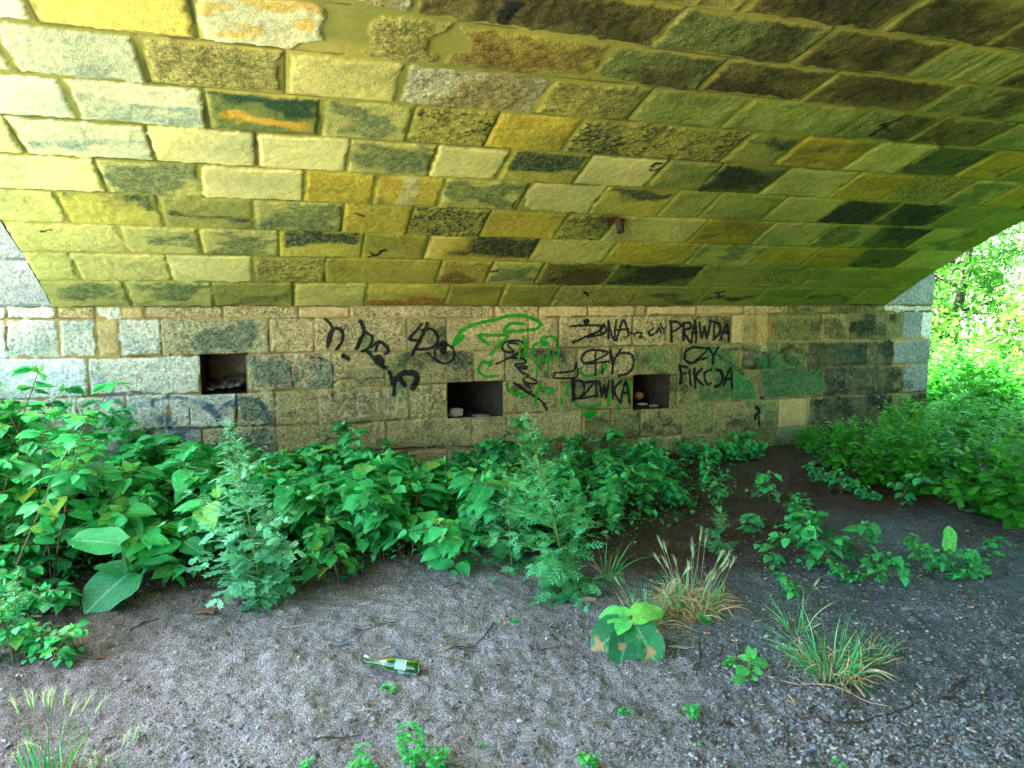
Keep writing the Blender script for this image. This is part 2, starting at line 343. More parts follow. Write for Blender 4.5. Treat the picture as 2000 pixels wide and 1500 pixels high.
def paint_stones(U, S, u0, u1, s0, s1, kinds, table, seed, jw, mortar, mortar2, rnd=.03, groove=True, amp=.006, widen=None):
    """U,S coordinates; per vertex cell bounds; returns height, colour, roughness"""
    n = len(U)
    cu, cs = (u0+u1)/2, (s0+s1)/2; hu, hs = (u1-u0)/2, (s1-s0)/2
    qx = np.abs(U-cu)-(hu-rnd); qy = np.abs(S-cs)-(hs-rnd)
    d = -(np.hypot(np.maximum(qx, 0), np.maximum(qy, 0))+np.minimum(np.maximum(qx, qy), 0)-rnd)   # >0 inside
    rid = (u0*37.7+s0*91.3)
    d0 = d.copy()
    wj = jw*(.75+.7*vn(rid*3.1, s0*5.5, seed+3))
    d = d+(fbm(U*14, S*14, seed+1, 4)-.5)*.040+(vn(U*50, S*50, seed+2)-.5)*.009
    if widen is not None: d = d-widen
    m = sm(wj-.003, wj+.004, d)
    lu = (U-u0)/(u1-u0+1e-6); ls = (S-s0)/(s1-s0+1e-6)
    big = fbm(U*2.6+rid, S*5+rid, seed+4, 4); mid = fbm(U*9+rid, S*14, seed+5, 4); fine = fbm(U*38, S*38, seed+6, 3); fine2 = vn(U*85, S*85, seed+7)
    col = np.zeros((n, 3)); rough = np.zeros(n)
    for key, (b, s_, am, pat, ro, sp) in table.items():
        k = kinds == key
        if not k.any(): continue
        x, y = lu[k], ls[k]; bg_, md, fi, f2 = big[k], mid[k], fine[k], fine2[k]
        j1 = vn(rid[k]*11, s0[k]*7, seed+17)-.5; e = np.clip(1-np.maximum(np.abs(x-.5-j1*.25)*1.75, np.abs(y-.5-j1*.2)*1.9)+(bg_-.5)*1.1, 0, 1); jit = (vn(rid[k]*7, s0[k]*3, seed+9)-.5)*.3
        wob = (md-.5)*1.3; thr = (vn(rid[k]*5.3, s0[k]*9, seed+21)-.5)*.35
        if pat == 'centre': a = sm(.12+thr, .60+thr, e+wob+(bg_-.5)*.8)
        elif pat == 'blotch': a = sm(.47, .66, .6*bg_+.4*md+jit*.15)
        elif pat == 'speck': a = sm(.44, .62, .3*bg_+.2*md+.2*fi+.3*f2)*sm(.0, .35, e+.2+wob*.5)
        elif pat == 'streak': a = sm(.08+thr*.5, .5+thr*.5, .45-np.abs(y-.45-jit-(bg_-.5)*1.3-(x-.5)*thr*1.5)*1.5+wob*.6)*sm(0, .12, x)*sm(0, .1, 1-x)
        elif pat == 'top': a = sm(.42+thr*.5, .72+thr*.5, y+(bg_-.5)*1.5+wob*.35)*sm(.02, .1, x)*sm(.02, .1, 1-x)
        elif pat == 'bottom': a = sm(.38, .18, y+(bg_-.5)*.5+wob*.3)
        elif pat == 'band': a = sm(.18, .42, x+wob*.2+(bg_-.5)*.4)*sm(-.05, .2, y-.12+wob*.2)
        elif pat == 'vstripe': a = sm(.16, .06, np.abs(x-.5+wob*.15))
        elif pat == 'half': a = sm(.35, .55, x+(bg_-.5)*.8+wob*.3)*sm(1.02, .8, x+wob*.15)
        elif pat == 'swirl': a = sm(.62, .9, np.abs(np.sin(6.5*bg_*2+3*x+5*y)))
        a = np.clip(a*am*(.72+.4*sm(.34, .62, .3*fi+.6*f2+.1*md)), 0, 1)
        if key == 'X':   # ochre flame along the foot of the dark stone
            cb = mixc(np.tile(lin(b), (k.sum(), 1)), np.tile(lin((206, 166, 56)), (k.sum(), 1)), sm(.22, .06, np.abs(y-.27+(x-.5)*.2+wob*.25+(bg_-.5)*.5))*sm(.05, .2, x)*sm(.98, .8, x))
        else: cb = np.tile(lin(b), (k.sum(), 1))
        if key == 'K': cb = mixc(cb, np.tile(lin((210, 190, 110)), (k.sum(), 1)), sm(.2, .1, x))
        cc = mixc(cb, np.tile(lin(s_), (k.sum(), 1)), a)
        spk = sm(.54, .72, .5*fi+.5*f2)*sp*.6
        cc = cc*(1-spk[:, None]*np.array([.75, .78, .85]))
        cc = cc*(1+(md-.5)[:, None]*.35+jit[:, None]*.35)
        col[k] = cc; rough[k] = ro
    mo = mixc(np.tile(lin(mortar), (n, 1)), np.tile(lin(mortar2), (n, 1)), sm(.4, .65, fbm(U*1.3, S*3, seed+11, 3)))
    mo = mo*(1+(fine-.5)[:, None]*.25)
    gr = 0
    if groove:
        gm = sm(.35, .6, vn(rid*1.7, s0*2.2, seed+14)+.25*(vn(U*3, S*3, seed+15)-.5))
        gr = sm(.0075, .002, np.abs(d0+(vn(U*9, S*9, seed+12)-.5)*.010))*gm
        mo = mo*(1-.7*gr)[:, None]
    col = mixc(mo, col, m)
    edge = sm(.02, .0, np.abs(d-wj-.006))*.05*m
    col = col*(1+edge[:, None])
    proud = (vn(rid*9.1, s0*4.7, seed+13)-.4)*.012
    h = m*(.0035+proud*.7+rough*amp*((mid-.5)*2.0+(fine-.5)*1.3+(fine2-.5)*.5))-.006*gr-(1-m)*.002
    h = h+m*sm(0, .02, d-wj)*.0025
    rough = rough*m+.16*(1-m)
    return h, np.clip(col, .004, .95), rough

def px_dist(U, S, P):
    """distance to a polyline"""
    d = np.full(len(U), 9.0)
    for (ax, ay), (bx, by) in zip(P[:-1], P[1:]):
        vx, vy = bx-ax, by-ay; l = vx*vx+vy*vy+1e-12
        t = np.clip(((U-ax)*vx+(S-ay)*vy)/l, 0, 1)
        d = np.minimum(d, np.hypot(U-ax-t*vx, S-ay-t*vy))
    return d
def in_poly(U, S, P):
    c_ = np.zeros(len(U), bool); n = len(P)
    for i in range(n):
        (x1, y1), (x2, y2) = P[i], P[(i+1) % n]
        k = ((y1 > S) != (y2 > S)) & (U < (x2-x1)*(S-y1)/(y2-y1+1e-12)+x1)
        c_ ^= k
    return c_

bridge = empty("stone_bridge", ((XL+XR)/2, D, 0), 0, "old stone arch bridge of pale sandstone blocks, its underside and graffiti covered side wall", "bridge")
def child(o):
    o.parent = bridge; o.matrix_parent_inverse = Matrix.Translation(-bridge.location)
    return o

# ---- the vault
def build_vault():
    xs = np.arange(XL, XR+.005, .0095); xs[-1] = XR
    sa = np.arange(0, 3.75, .0095); sb = np.arange(3.80, ARC, .05)
    ss = np.concatenate([sa, sb, [ARC]])
    X, S = np.meshgrid(xs, ss); X = X.ravel(); S = S.ravel(); n = len(X)
    beds = np.array([bed_s(k, X) for k in range(0, 32)])
    beds[31] = ARC
    ci = np.clip((S[None, :] >= beds).sum(0)-1, 0, 30)
    s0 = beds[ci, np.arange(n)]; s1 = beds[ci+1, np.arange(n)]
    u0 = np.zeros(n); u1 = np.zeros(n); kinds = np.full(n, 'p')
    rg = random.Random(5)
    for c_ in range(31):
        k = ci == c_
        if c_+1 in VJ:
            jp, ty = VJ[c_+1]; js = []
            for xp in jp:
                lo, hi = -200.0, 900.0
                for _ in range(30):     # pixel row where this column crosses the middle of the course
                    mdl = (lo+hi)/2; Xq, sq = on_vault(xp, mdl)
                    smid = .5*(bed_s(c_, Xq)+bed_s(c_+1, Xq))
                    if sq > smid: lo = mdl
                    else: hi = mdl
                js.append(Xq)
            ty = ty.split()
            first, last = js[0], js[-1]; q = first-rg.uniform(.4, .6)
            while q > XL+.15: js.insert(0, q); ty.insert(0, rg.choice("pPgsW")); q -= rg.uniform(.4, .65)
            q = last+rg.uniform(.4, .6)
            while q < XR-.15: js.append(q); ty.append(rg.choice("qmBDs")); q += rg.uniform(.4, .65)
        else:
            js = []; q = XL+rg.uniform(.2, .6); ty = [rg.choice("pPgymsSB")]
            while q < XR-.15: js.append(q); ty.append(rg.choice("pPgymsSBqd")); q += rg.uniform(.4, .7)
        js = np.array([XL-.02]+js+[XR+.02])
        j = np.clip(np.searchsorted(js, X[k])-1, 0, len(js)-2)
        u0[k] = js[j]; u1[k] = js[j+1]; kinds[k] = np.array(ty)[np.minimum(j, len(ty)-1)]
    smear = np.zeros(n)
    for (cx, cy, rx, ry, am) in [(672, 52, 48, 45, .09), (850, 88, 70, 16, .07), (1290, 375, 26, 16, .05), (730, 85, 60, 12, .05), (920, 95, 60, 20, .05), (1045, 400, 60, 8, .03), (640, 90, 60, 14, .04), (1130, 150, 60, 12, .04), (1500, 330, 40, 10, .04)]:
        a0 = on_vault(cx, cy); a1 = on_vault(cx+rx, cy); a2 = on_vault(cx, cy-ry)
        r1 = abs(a1[0]-a0[0])+.02; r2 = abs(a2[1]-a0[1])+.02
        smear = smear+am*sm(1.3, .5, np.hypot((X-a0[0])/r1, (S-a0[1])/r2)+(fbm(X*11, S*11, 61, 4)-.5)*.9)
    jw = .011+.009*sm(1.6, 2.6, s0)
    h, col, ro = paint_stones(X, S, u0, u1, s0, s1, kinds, KINDS, 100, jw, (160, 152, 76), (130, 130, 62), rnd=.022, amp=.0095, widen=smear)
    # black paint marks
    marks = [([(972, 42), (985, 12), (992, 2)], 9), ([(983, 45), (1000, 22), (1012, 4)], 12), ([(975, 20), (1002, 8)], 10),
             ([(1702, 262), (1722, 250), (1742, 238), (1760, 228)], 6), ([(1722, 240), (1740, 256)], 4),
             ([(721, 490), (735, 499), (748, 488)], 4), ([(723, 502), (757, 485)], 4), ([(1272, 330), (1277, 318), (1290, 318)], 3), ([(1284, 329), (1270, 333)], 3),
             ([(1400, 571), (1413, 569)], 4), ([(1397, 580), (1411, 577)], 3), ([(1405, 571), (1402, 583)], 3), ([(1142, 570), (1147, 575)], 4),
             ([(696, 414), (709, 420)], 4), ([(960, 530), (975, 527)], 4), ([(82, 451), (98, 447)], 3)]
    for P, wpx in marks:
        Q = [on_vault(*p) for p in P]; w0 = abs(on_vault(P[0][0]+wpx, P[0][1])[0]-Q[0][0])*.5+.004
        k = (np.abs(X-Q[0][0]) < .8) & (np.abs(S-Q[0][1]) < .8)
        dd = px_dist(X[k], S[k], Q)+(fbm(X[k]*40, S[k]*40, 4, 3)-.5)*.035
        a = sm(w0+.006, w0-.004, dd); cc = col[k]; col[k] = mixc(cc, np.tile(lin((26, 30, 24)), (k.sum(), 1)), a)
    # rust round the drain pipe and long grey-green water stains
    q0 = on_vault(1200, 430)
    a = sm(.11, .03, np.hypot((X-q0[0])*.8, (S-q0[1]-.01)*1.4)+(fbm(X*25, S*25, 8, 3)-.5)*.07)
    col = mixc(col, np.tile(lin((120, 52, 18)), (n, 1)), a)
    st = sm(.50, .68, fbm(X*1.1, S*1.6, 77, 5))*.42+sm(.55, .72, fbm(X*3.1, S*4.6, 78, 5))*.30; st = np.clip(st, 0, .6)
    col = col*(1-st[:, None]*np.array([.55, .45, .35]))
    whit = np.isin(kinds, ['W', 'b', 'u', 'Z', 'H']); sat = np.where(whit, .9, .66+.34*sm(1.0, -.9, X+(fbm(X, S, 95, 3)-.5)*1.2))  # less yellow towards the left end, painting the pale light there into the colour
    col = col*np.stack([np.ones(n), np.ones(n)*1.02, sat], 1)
    falloff = sm(1.6, 5.2, X+(fbm(X*.8, S*1.2, 91, 4)-.5)*3)*(.35+.8*fbm(X*5, S*7, 92, 4))     # light falloff and green leaf bounce painted in, darker towards the right end
    col = mixc(col, col*np.array([.50, .80, .50]), np.clip(falloff, 0, 1))
    Y, Z = vault_pt(S); nY = (CX-(D-Y))/RV; nZ = -(Z-(SPZ+CZ))/RV
    a = math.pi/2+T0-S/RV; nY = np.cos(a); nZ = -np.sin(a)      # towards the arch centre
    V = np.stack([X, Y+h*nY, Z+h*nZ], 1)
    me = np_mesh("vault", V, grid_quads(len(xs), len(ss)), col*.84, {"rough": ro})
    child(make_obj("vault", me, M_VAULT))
build_vault()

# ---- the abutment wall under the springing 
HOLES = [[(390, 692), (482, 768)], [(873, 747), (982, 812)], [(1237, 733), (1306, 797)]]
HW = []
for (a_, b_), (c_, d_) in HOLES:
    x0, z1 = on_wall(a_, b_); x1, z0 = on_wall(c_, d_); HW.append((x0, x1, z0, z1))
WX0, WX1 = -2.75, on_wall(1817, 640)[0]
# bed joints of the wall, as pixel polylines
WB = [[(0, 623), (1000, 620), (1500, 613), (1740, 610), (1815, 608)], [(0, 700), (200, 698), (600, 688), (1000, 683), (1240, 675), (1500, 669), (1740, 664), (1815, 662)],
      [(0, 781), (280, 770), (482, 766), (700, 755), (872, 748), (1000, 745), (1240, 734), (1500, 722), (1740, 712), (1815, 709)],
      [(150, 850), (480, 833), (700, 826), (873, 812), (1000, 805), (1240, 797), (1500, 780), (1740, 769), (1815, 764)],
      [(150, 925), (394, 905), (700, 881), (900, 875), (1100, 862), (1500, 840), (1740, 818), (1815, 812)]]
WBW = [np.array([on_wall(*q) for q in P]) for P in WB]
WVJ = [([12, 112, 187, 238, 282, 436, 582, 683, 847, 965, 1052, 1148, 1240, 1262, 1360, 1452, 1540, 1625, 1680, 1727], "i i c i t c c t c c c t t c t t c j j j i"),
       ([12, 115, 189, 232, 315, 525, 614, 795, 873, 1032, 1091, 1235, 1300, 1428, 1500, 1602, 1655, 1728, 1763, 1797], "n i i t i e c c f a c c c f t j f l l o n"),
       ([172, 390, 482, 649, 671, 753, 925, 987, 1125, 1192, 1240, 1331, 1445, 1518, 1575, 1693, 1743], "n i f e c a f a f c c j j l j l l o"),
       ([150, 245, 330, 462, 537, 621, 800, 873, 995, 1091, 1237, 1322, 1431, 1483, 1604, 1655, 1762], "i i i i e f a c a f j j j j l l l o"),
       ([240, 394, 540, 677, 754, 922, 988, 1137, 1192, 1250, 1333, 1392, 1518, 1575, 1690, 1740], "i i e f a a a a j j f j f t l l l"),
       ([330, 480, 610, 796, 875, 1010, 1130, 1240, 1330, 1450, 1540, 1640, 1740], "e a a a t a a j a j j l l l")]
def wz(k, X):
    if k == 0: return np.full_like(X, SPZ)
    if k <= 5: return np.interp(X, WBW[k-1][:, 0], WBW[k-1][:, 1])
    return np.full_like(X, -.25)
CR = {'A': (0, 590), 'B': (400, 590), 'C': (800, 590), 'D': (1100, 590), 'E': (1450, 590)}
def gp(cr, P):
    ox, oy = CR[cr]; return [on_wall(ox+x/5, oy+y/5) for x, y in P]
def gw(cr, P, wpx):   # brush width in metres
    x, y = P[0]; ox, oy = CR[cr]
    a = on_wall(ox+x/5, oy+y/5); b = on_wall(ox+x/5, oy+y/5+10); return abs(a[1]-b[1])/10*wpx/5
def circ(cx, cy, rx, ry, n=18, a0=0, a1=360):
    return [(cx+rx*math.cos(R_(a0+(a1-a0)*i/n)), cy+ry*math.sin(R_(a0+(a1-a0)*i/n))) for i in range(n+1)]
def smooth_path(P):
    if len(P) < 3: return P
    out = [P[0]]
    for i in range(len(P)-1):
        p0 = P[max(i-1, 0)]; p1 = P[i]; p2 = P[i+1]; p3 = P[min(i+2, len(P)-1)]
        for t in (.33, .66, 1.0):
            out.append(tuple(.5*((2*p1[k])+(-p0[k]+p2[k])*t+(2*p0[k]-5*p1[k]+4*p2[k]-p3[k])*t*t+(-p0[k]+3*p1[k]-3*p2[k]+p3[k])*t**3) for k in (0, 1)))
    return out
BLACK, GREENP = (24, 26, 25), (28, 140, 24)
# each: name for its label, colour, softness, [(crop, points, width)]
GRAF = [
 ("small black letter h sprayed left of the other letters", BLACK, .25, [('B', [(1175, 168), (1215, 200), (1245, 255), (1243, 300), (1225, 370), (1195, 440)], 22), ('B', [(1245, 260), (1210, 320), (1200, 380), (1195, 440)], 20), ('B', [(1262, 255), (1320, 265), (1350, 320), (1335, 390), (1285, 460)], 24)]),
 ("looping black h with smeared curls running down to the right", BLACK, .45, [('B', [(1520, 185), (1545, 240), (1550, 300), (1520, 370), (1480, 450)], 30), ('B', [(1550, 300), (1600, 310), (1635, 350), (1620, 420), (1570, 470), (1530, 480)], 24),
   ('B', [(1620, 440), (1700, 390), (1770, 430), (1795, 480), (1770, 500)], 26), ('B', [(1670, 470), (1690, 400)], 22), ('B', [(1590, 480), (1650, 550), (1700, 610), (1770, 640)], 30), ('B', [(1690, 560), (1710, 580)], 80),
   ('B', [(1350, 520), (1400, 555)], 32), ('B', [(1800, 680), (1830, 760), (1850, 800), (1845, 900)], 30), ('B', [(1840, 790), (1900, 720), (1960, 690), (2050, 700), (2070, 770), (2030, 840)], 46), ('B', [(1900, 740), (1950, 810)], 40)]),
 ("black sprayed 4D with a wheel shaped O", BLACK, .3, [('C', [(115, 215), (60, 285), (-5, 358), (90, 375)], 22), ('C', [(170, 210), (120, 330), (60, 440), (20, 515)], 26), ('C', [(120, 275), (220, 265), (275, 340), (255, 420), (180, 455), (60, 460)], 22),
   ('C', circ(340, 505, 97, 92), 17), ('C', [(320, 470), (330, 490)], 50), ('C', [(345, 480), (355, 395), (300, 395)], 18), ('C', [(170, 490), (240, 560), (290, 590)], 16)]),
 ("thin black signature scrawled diagonally across the green drawing", BLACK, .15, [('C', [(1050, 410), (970, 395), (960, 430), (1010, 470), (990, 490), (930, 480), (900, 440), (920, 400), (990, 375), (1080, 380), (1118, 420), (1090, 480), (1020, 520), (850, 600)], 16),
   ('C', [(940, 548), (1060, 545), (1135, 575), (1110, 600), (1040, 605), (1040, 630), (1120, 650), (1150, 640), (1120, 620), (1060, 640), (1100, 690), (1160, 715), (1120, 740), (1110, 770), (1160, 790), (1230, 795), (1235, 770), (1170, 735)], 16),
   ('C', [(1020, 790), (1100, 850), (1200, 910), (1290, 970), (1340, 1050)], 18), ('C', [(1120, 790), (1190, 870), (1150, 870), (1060, 800)], 14)]),
 ("bright green line drawing of a capped head", GREENP, .15, [('C', [(430, 420), (450, 350), (540, 260), (660, 210), (790, 180), (900, 155)], 24), ('C', [(430, 420), (500, 360), (515, 330)], 30), ('C', [(435, 400), (500, 270)], 26), ('C', [(900, 150), (1000, 130), (1120, 135), (1200, 165), (1262, 200), (1262, 245), (1200, 268), (1100, 275), (930, 290), (945, 240), (1000, 205), (1110, 215)], 25),
   ('C', [(765, 410), (670, 325), (800, 325), (950, 330), (860, 430), (790, 510)], 25), ('C', [(1110, 340), (1125, 420), (1132, 540)], 26), ('C', [(1080, 420), (1060, 570)], 20),
   ('C', [(1440, 400), (1420, 350), (1360, 335), (1290, 345), (1270, 390), (1215, 420), (1190, 490), (1210, 550), (1300, 570), (1400, 555), (1452, 500), (1440, 420)], 18), ('C', [(1300, 395), (1325, 405)], 50), ('C', [(1352, 470), (1345, 700)], 18),
   ('C', [(790, 600), (720, 580), (678, 630), (680, 690), (760, 725), (850, 720)], 20), ('C', [(775, 625), (800, 570)], 18)]),
 ("splashed green strokes under the green drawing", GREENP, .25, [('C', [(950, 800), (975, 870), (1100, 900)], 28), ('C', [(1280, 780), (1240, 900), (1230, 1000)], 24), ('C', [(1280, 850), (1400, 850), (1350, 905)], 22), ('C', [(1540, 780), (1535, 900)], 22), ('C', [(1242, 580), (1240, 740)], 14),
   ('D', [(640, 780), (645, 1000)], 24), ('D', [(440, 890), (435, 1000)], 22), ('D', [(210, 1090), (300, 1080), (250, 1120)], 34), ('D', [(110, 980), (150, 1020), (260, 1030), (350, 1000)], 18), ('D', [(540, 790), (600, 800)], 18),
   ('D', [(170, 640), (175, 700), (240, 725), (350, 690), (415, 640), (400, 600)], 20), ('C', [(1080, 930), (1150, 910)], 16), ('C', [(1480, 1000), (1475, 940)], 14), ('D', [(530, 1010), (545, 1050)], 22)]),
 ("black sprayed word \u017bONA", BLACK, .2, [('D', [(215, 192), (235, 188)], 40), ('D', [(70, 235), (200, 228), (385, 232), (330, 290), (230, 330), (150, 370), (90, 390)], 18), ('D', [(230, 345), (300, 330), (370, 320)], 14), ('D', circ(385, 265, 28, 45), 18),
   ('D', [(438, 190), (440, 345)], 20), ('D', [(440, 195), (490, 370), (512, 180)], 18), ('D', [(512, 372), (570, 190), (600, 200), (635, 325)], 18), ('D', [(530, 270), (630, 265)], 18), ('D', [(580, 350), (640, 320)], 10)]),
 ("small faint black scribble between the two columns of words", BLACK, .35, [('D', [(655, 300), (685, 312)], 14), ('D', [(690, 335), (700, 300), (760, 305), (740, 345), (770, 340)], 13), ('D', [(880, 250), (830, 290), (850, 325), (910, 290), (930, 250), (950, 300)], 14), ('D', [(945, 215), (975, 265), (1000, 240)], 14), ('D', [(975, 265), (985, 315)], 13)]),
 ("black sprayed word CZY under the word \u017bONA", BLACK, .2, [('D', [(430, 485), (330, 465), (230, 480), (178, 540), (200, 592), (280, 600)], 17), ('D', [(330, 470), (430, 495), (330, 560), (200, 600), (350, 590), (445, 578)], 16), ('D', [(310, 480), (310, 720)], 15), ('D', [(375, 620), (378, 700)], 14),
   ('D', [(458, 470), (480, 580), (475, 700)], 20), ('D', [(560, 455), (485, 575)], 20), ('D', [(-100, 740), (-80, 695), (0, 685), (100, 665), (130, 590)], 15), ('D', [(130, 620), (128, 738), (-100, 740)], 13)]),
 ("faded soft black ring right of the word CZY", (46, 46, 34), .6, [('D', [(560, 500), (640, 500), (685, 560), (670, 640), (620, 700), (540, 720)], 20)]),
 ("bold black sprayed word DZIWKA", BLACK, .2, [('D', [(92, 770), (95, 950)], 34), ('D', [(92, 772), (170, 770), (202, 850), (170, 920), (110, 945)], 18), ('D', [(205, 785), (292, 780), (220, 880), (160, 940), (305, 915)], 18), ('D', [(315, 770), (322, 920)], 20), ('D', [(348, 770), (372, 925)], 20), ('D', [(372, 925), (398, 800)], 16), ('D', [(398, 800), (412, 930)], 16), ('D', [(412, 930), (442, 770)], 20),
   ('D', [(480, 770), (480, 940)], 22), ('D', [(562, 770), (490, 860), (555, 980)], 20), ('D', [(555, 985), (603, 770), (642, 975)], 20), ('D', [(570, 890), (632, 885)], 20)]),
 ("black sprayed word PRAWDA", BLACK, .2, [('D', [(1045, 190), (1055, 380)], 24), ('D', [(1035, 200), (1100, 190), (1142, 230), (1100, 270), (1060, 282)], 20), ('D', [(1165, 210), (1168, 370)], 22), ('D', [(1165, 210), (1230, 200), (1237, 250), (1172, 282), (1232, 390)], 20), ('D', [(1245, 392), (1280, 180), (1292, 390)], 20), ('D', [(1250, 300), (1300, 295)], 20),
   ('D', [(1325, 200), (1347, 345), (1376, 240)], 22), ('D', [(1376, 240), (1400, 350), (1430, 185)], 20), ('D', [(1470, 200), (1466, 362)], 20), ('D', [(1458, 190), (1520, 220), (1520, 300), (1462, 366)], 20), ('D', [(1530, 360), (1590, 215), (1612, 380)], 20), ('D', [(1540, 290), (1615, 300)], 20)]),
 ("black sprayed word CZY under the word PRAWDA", BLACK, .3, [('D', [(1400, 452), (1280, 440), (1200, 470), (1180, 550), (1230, 592), (1290, 580)], 20), ('D', [(1300, 445), (1405, 455), (1350, 520), (1280, 572), (1392, 545)], 18), ('D', [(1420, 450), (1462, 525)], 20), ('D', [(1510, 440), (1465, 520), (1455, 600)], 20)]),
 ("black sprayed word FIKCJA", BLACK, .3, [('D', [(1130, 620), (1152, 700), (1138, 792)], 22), ('D', [(1130, 625), (1202, 632)], 18), ('D', [(1150, 700), (1200, 690)], 18), ('D', [(1230, 660), (1236, 800)], 22), ('D', [(1275, 650), (1282, 832)], 22), ('D', [(1350, 650), (1290, 730), (1362, 810)], 20), ('D', [(1440, 660), (1390, 680), (1370, 740), (1400, 800), (1440, 792)], 20),
   ('D', [(1495, 660), (1542, 680), (1540, 790), (1480, 822)], 26), ('D', [(1560, 812), (1630, 640), (1642, 840)], 22), ('D', [(1570, 750), (1645, 745)], 22)]),
 ("small black paint blot with drips", BLACK, .2, [('E', [(135, 1030), (155, 1050), (150, 1090)], 34), ('E', [(125, 1100), (120, 1135)], 30), ('E', [(150, 1100), (150, 1200)], 9), ('E', [(160, 1120), (162, 1215)], 7)]),
]
FADED = [  # baked into the wall pigment: colour, opacity, softness, strokes
 ((54, 84, 100), .8, .6, [('A', [(930, 905), (1050, 912), (1180, 890), (1280, 875), (1400, 880), (1500, 885)], 20), ('A', [(1060, 935), (1150, 965), (1220, 1030), (1260, 1100), (1275, 1190)], 42), ('A', [(950, 1000), (1040, 1010), (1100, 1070), (1150, 1150)], 28), ('A', [(1490, 1010), (1490, 960), (1570, 945), (1650, 930), (1800, 940), (1930, 970), (2080, 1010)], 28),
   ('A', [(1600, 1170), (1640, 1190)], 150), ('B', [(0, 1020), (80, 1060), (140, 1140)], 60), ('B', [(150, 1200), (130, 1100), (200, 1010), (300, 960), (400, 945), (500, 960), (570, 1020), (620, 1100), (630, 1200)], 44), ('B', [(200, 1100), (230, 1030), (320, 1000)], 24), ('A', [(700, 1180), (850, 1170), (960, 1190)], 90), ('A', [(1500, 1290), (1700, 1300), (1900, 1280)], 130), ('A', [(1200, 1330), (1420, 1350)], 120)]),
 ((40, 50, 50), .85, .3, [('B', [(1030, 540), (1110, 545), (1180, 565), (1235, 590), (1250, 700), (1250, 825)], 16), ('B', [(842, 640), (845, 700), (865, 830)], 18), ('B', [(1260, 785), (1320, 750), (1400, 740), (1470, 745), (1510, 780), (1530, 800)], 12), ('B', [(1560, 757), (1650, 740), (1730, 738)], 10), ('B', [(1245, 870), (1255, 960)], 30)]),
 ((196, 142, 122), .55, .3, [('B', [(870, 620), (960, 540), (1050, 610), (970, 760), (870, 650)], 20), ('B', [(690, 560), (850, 560), (860, 640), (850, 760), (800, 810), (640, 820)], 16), ('B', [(1090, 540), (1110, 640)], 18)]),
 ((190, 170, 140), .45, .3, [('B', [(720, 1100), (725, 900), (790, 1030), (850, 890), (860, 1100)], 18), ('B', [(890, 1100), (960, 900), (1030, 1100)], 18), ('B', [(920, 1020), (1000, 1020)], 14), ('B', [(1130, 1110), (1120, 900), (1200, 900), (1230, 960), (1150, 1000), (1240, 1110)], 18), ('B', [(1290, 900), (1420, 900), (1300, 1100), (1430, 1100)], 18),
   ('B', [(1600, 900), (1500, 905), (1510, 1100), (1620, 1100)], 18), ('B', [(1505, 1000), (1590, 1000)], 14), ('B', [(1680, 1100), (1685, 900), (1780, 1090), (1790, 890)], 18), ('B', [(1850, 1100), (1900, 890), (1980, 1100)], 18), ('B', [(1875, 1020), (1945, 1020)], 14)]),
 ((120, 180, 40), .0, .3, []),
 ((40, 38, 30), .6, .6, [('E', [(-200, 470), (-60, 455), (60, 465), (150, 480), (210, 500)], 26), ('E', [(350, 500), (450, 440), (560, 460), (640, 520)], 30), ('E', [(-260, 500), (-160, 580), (-60, 640), (0, 700)], 30), ('E', [(240, 500), (260, 640)], 34), ('E', [(400, 500), (440, 590)], 30), ('E', [(900, 620), (1050, 600), (1200, 610)], 28), ('E', [(520, 480), (620, 540), (650, 660)], 20)]),
 ((22, 26, 24), .7, .35, [('E', [(1190, 840), (1140, 850), (1125, 890), (1180, 900)], 16), ('E', [(1210, 900), (1212, 840), (1245, 850), (1215, 870)], 16), ('E', [(1270, 900), (1270, 830)], 16), ('E', [(1310, 900), (1330, 840), (1355, 900)], 14), ('E', [(1395, 895), (1398, 840)], 14), ('E', [(1590, 770), (1570, 800), (1590, 840)], 14), ('E', circ(1612, 805, 12, 35, 10), 12), ('E', [(1635, 845), (1640, 780), (1655, 830), (1660, 770)], 12), ('E', [(1540, 800), (1560, 790), (1545, 830)], 12), ('D', [(920, 1130), (932, 1070), (948, 1130)], 13)]),
 ((150, 150, 140), .3, .3, [('E', circ(960, 800, 55, 50, 12), 8), ('E', [(1010, 700), (1020, 900)], 8), ('E', [(1040, 720), (1090, 780), (1050, 840)], 8), ('E', [(920, 480), (930, 620)], 12)]),
]
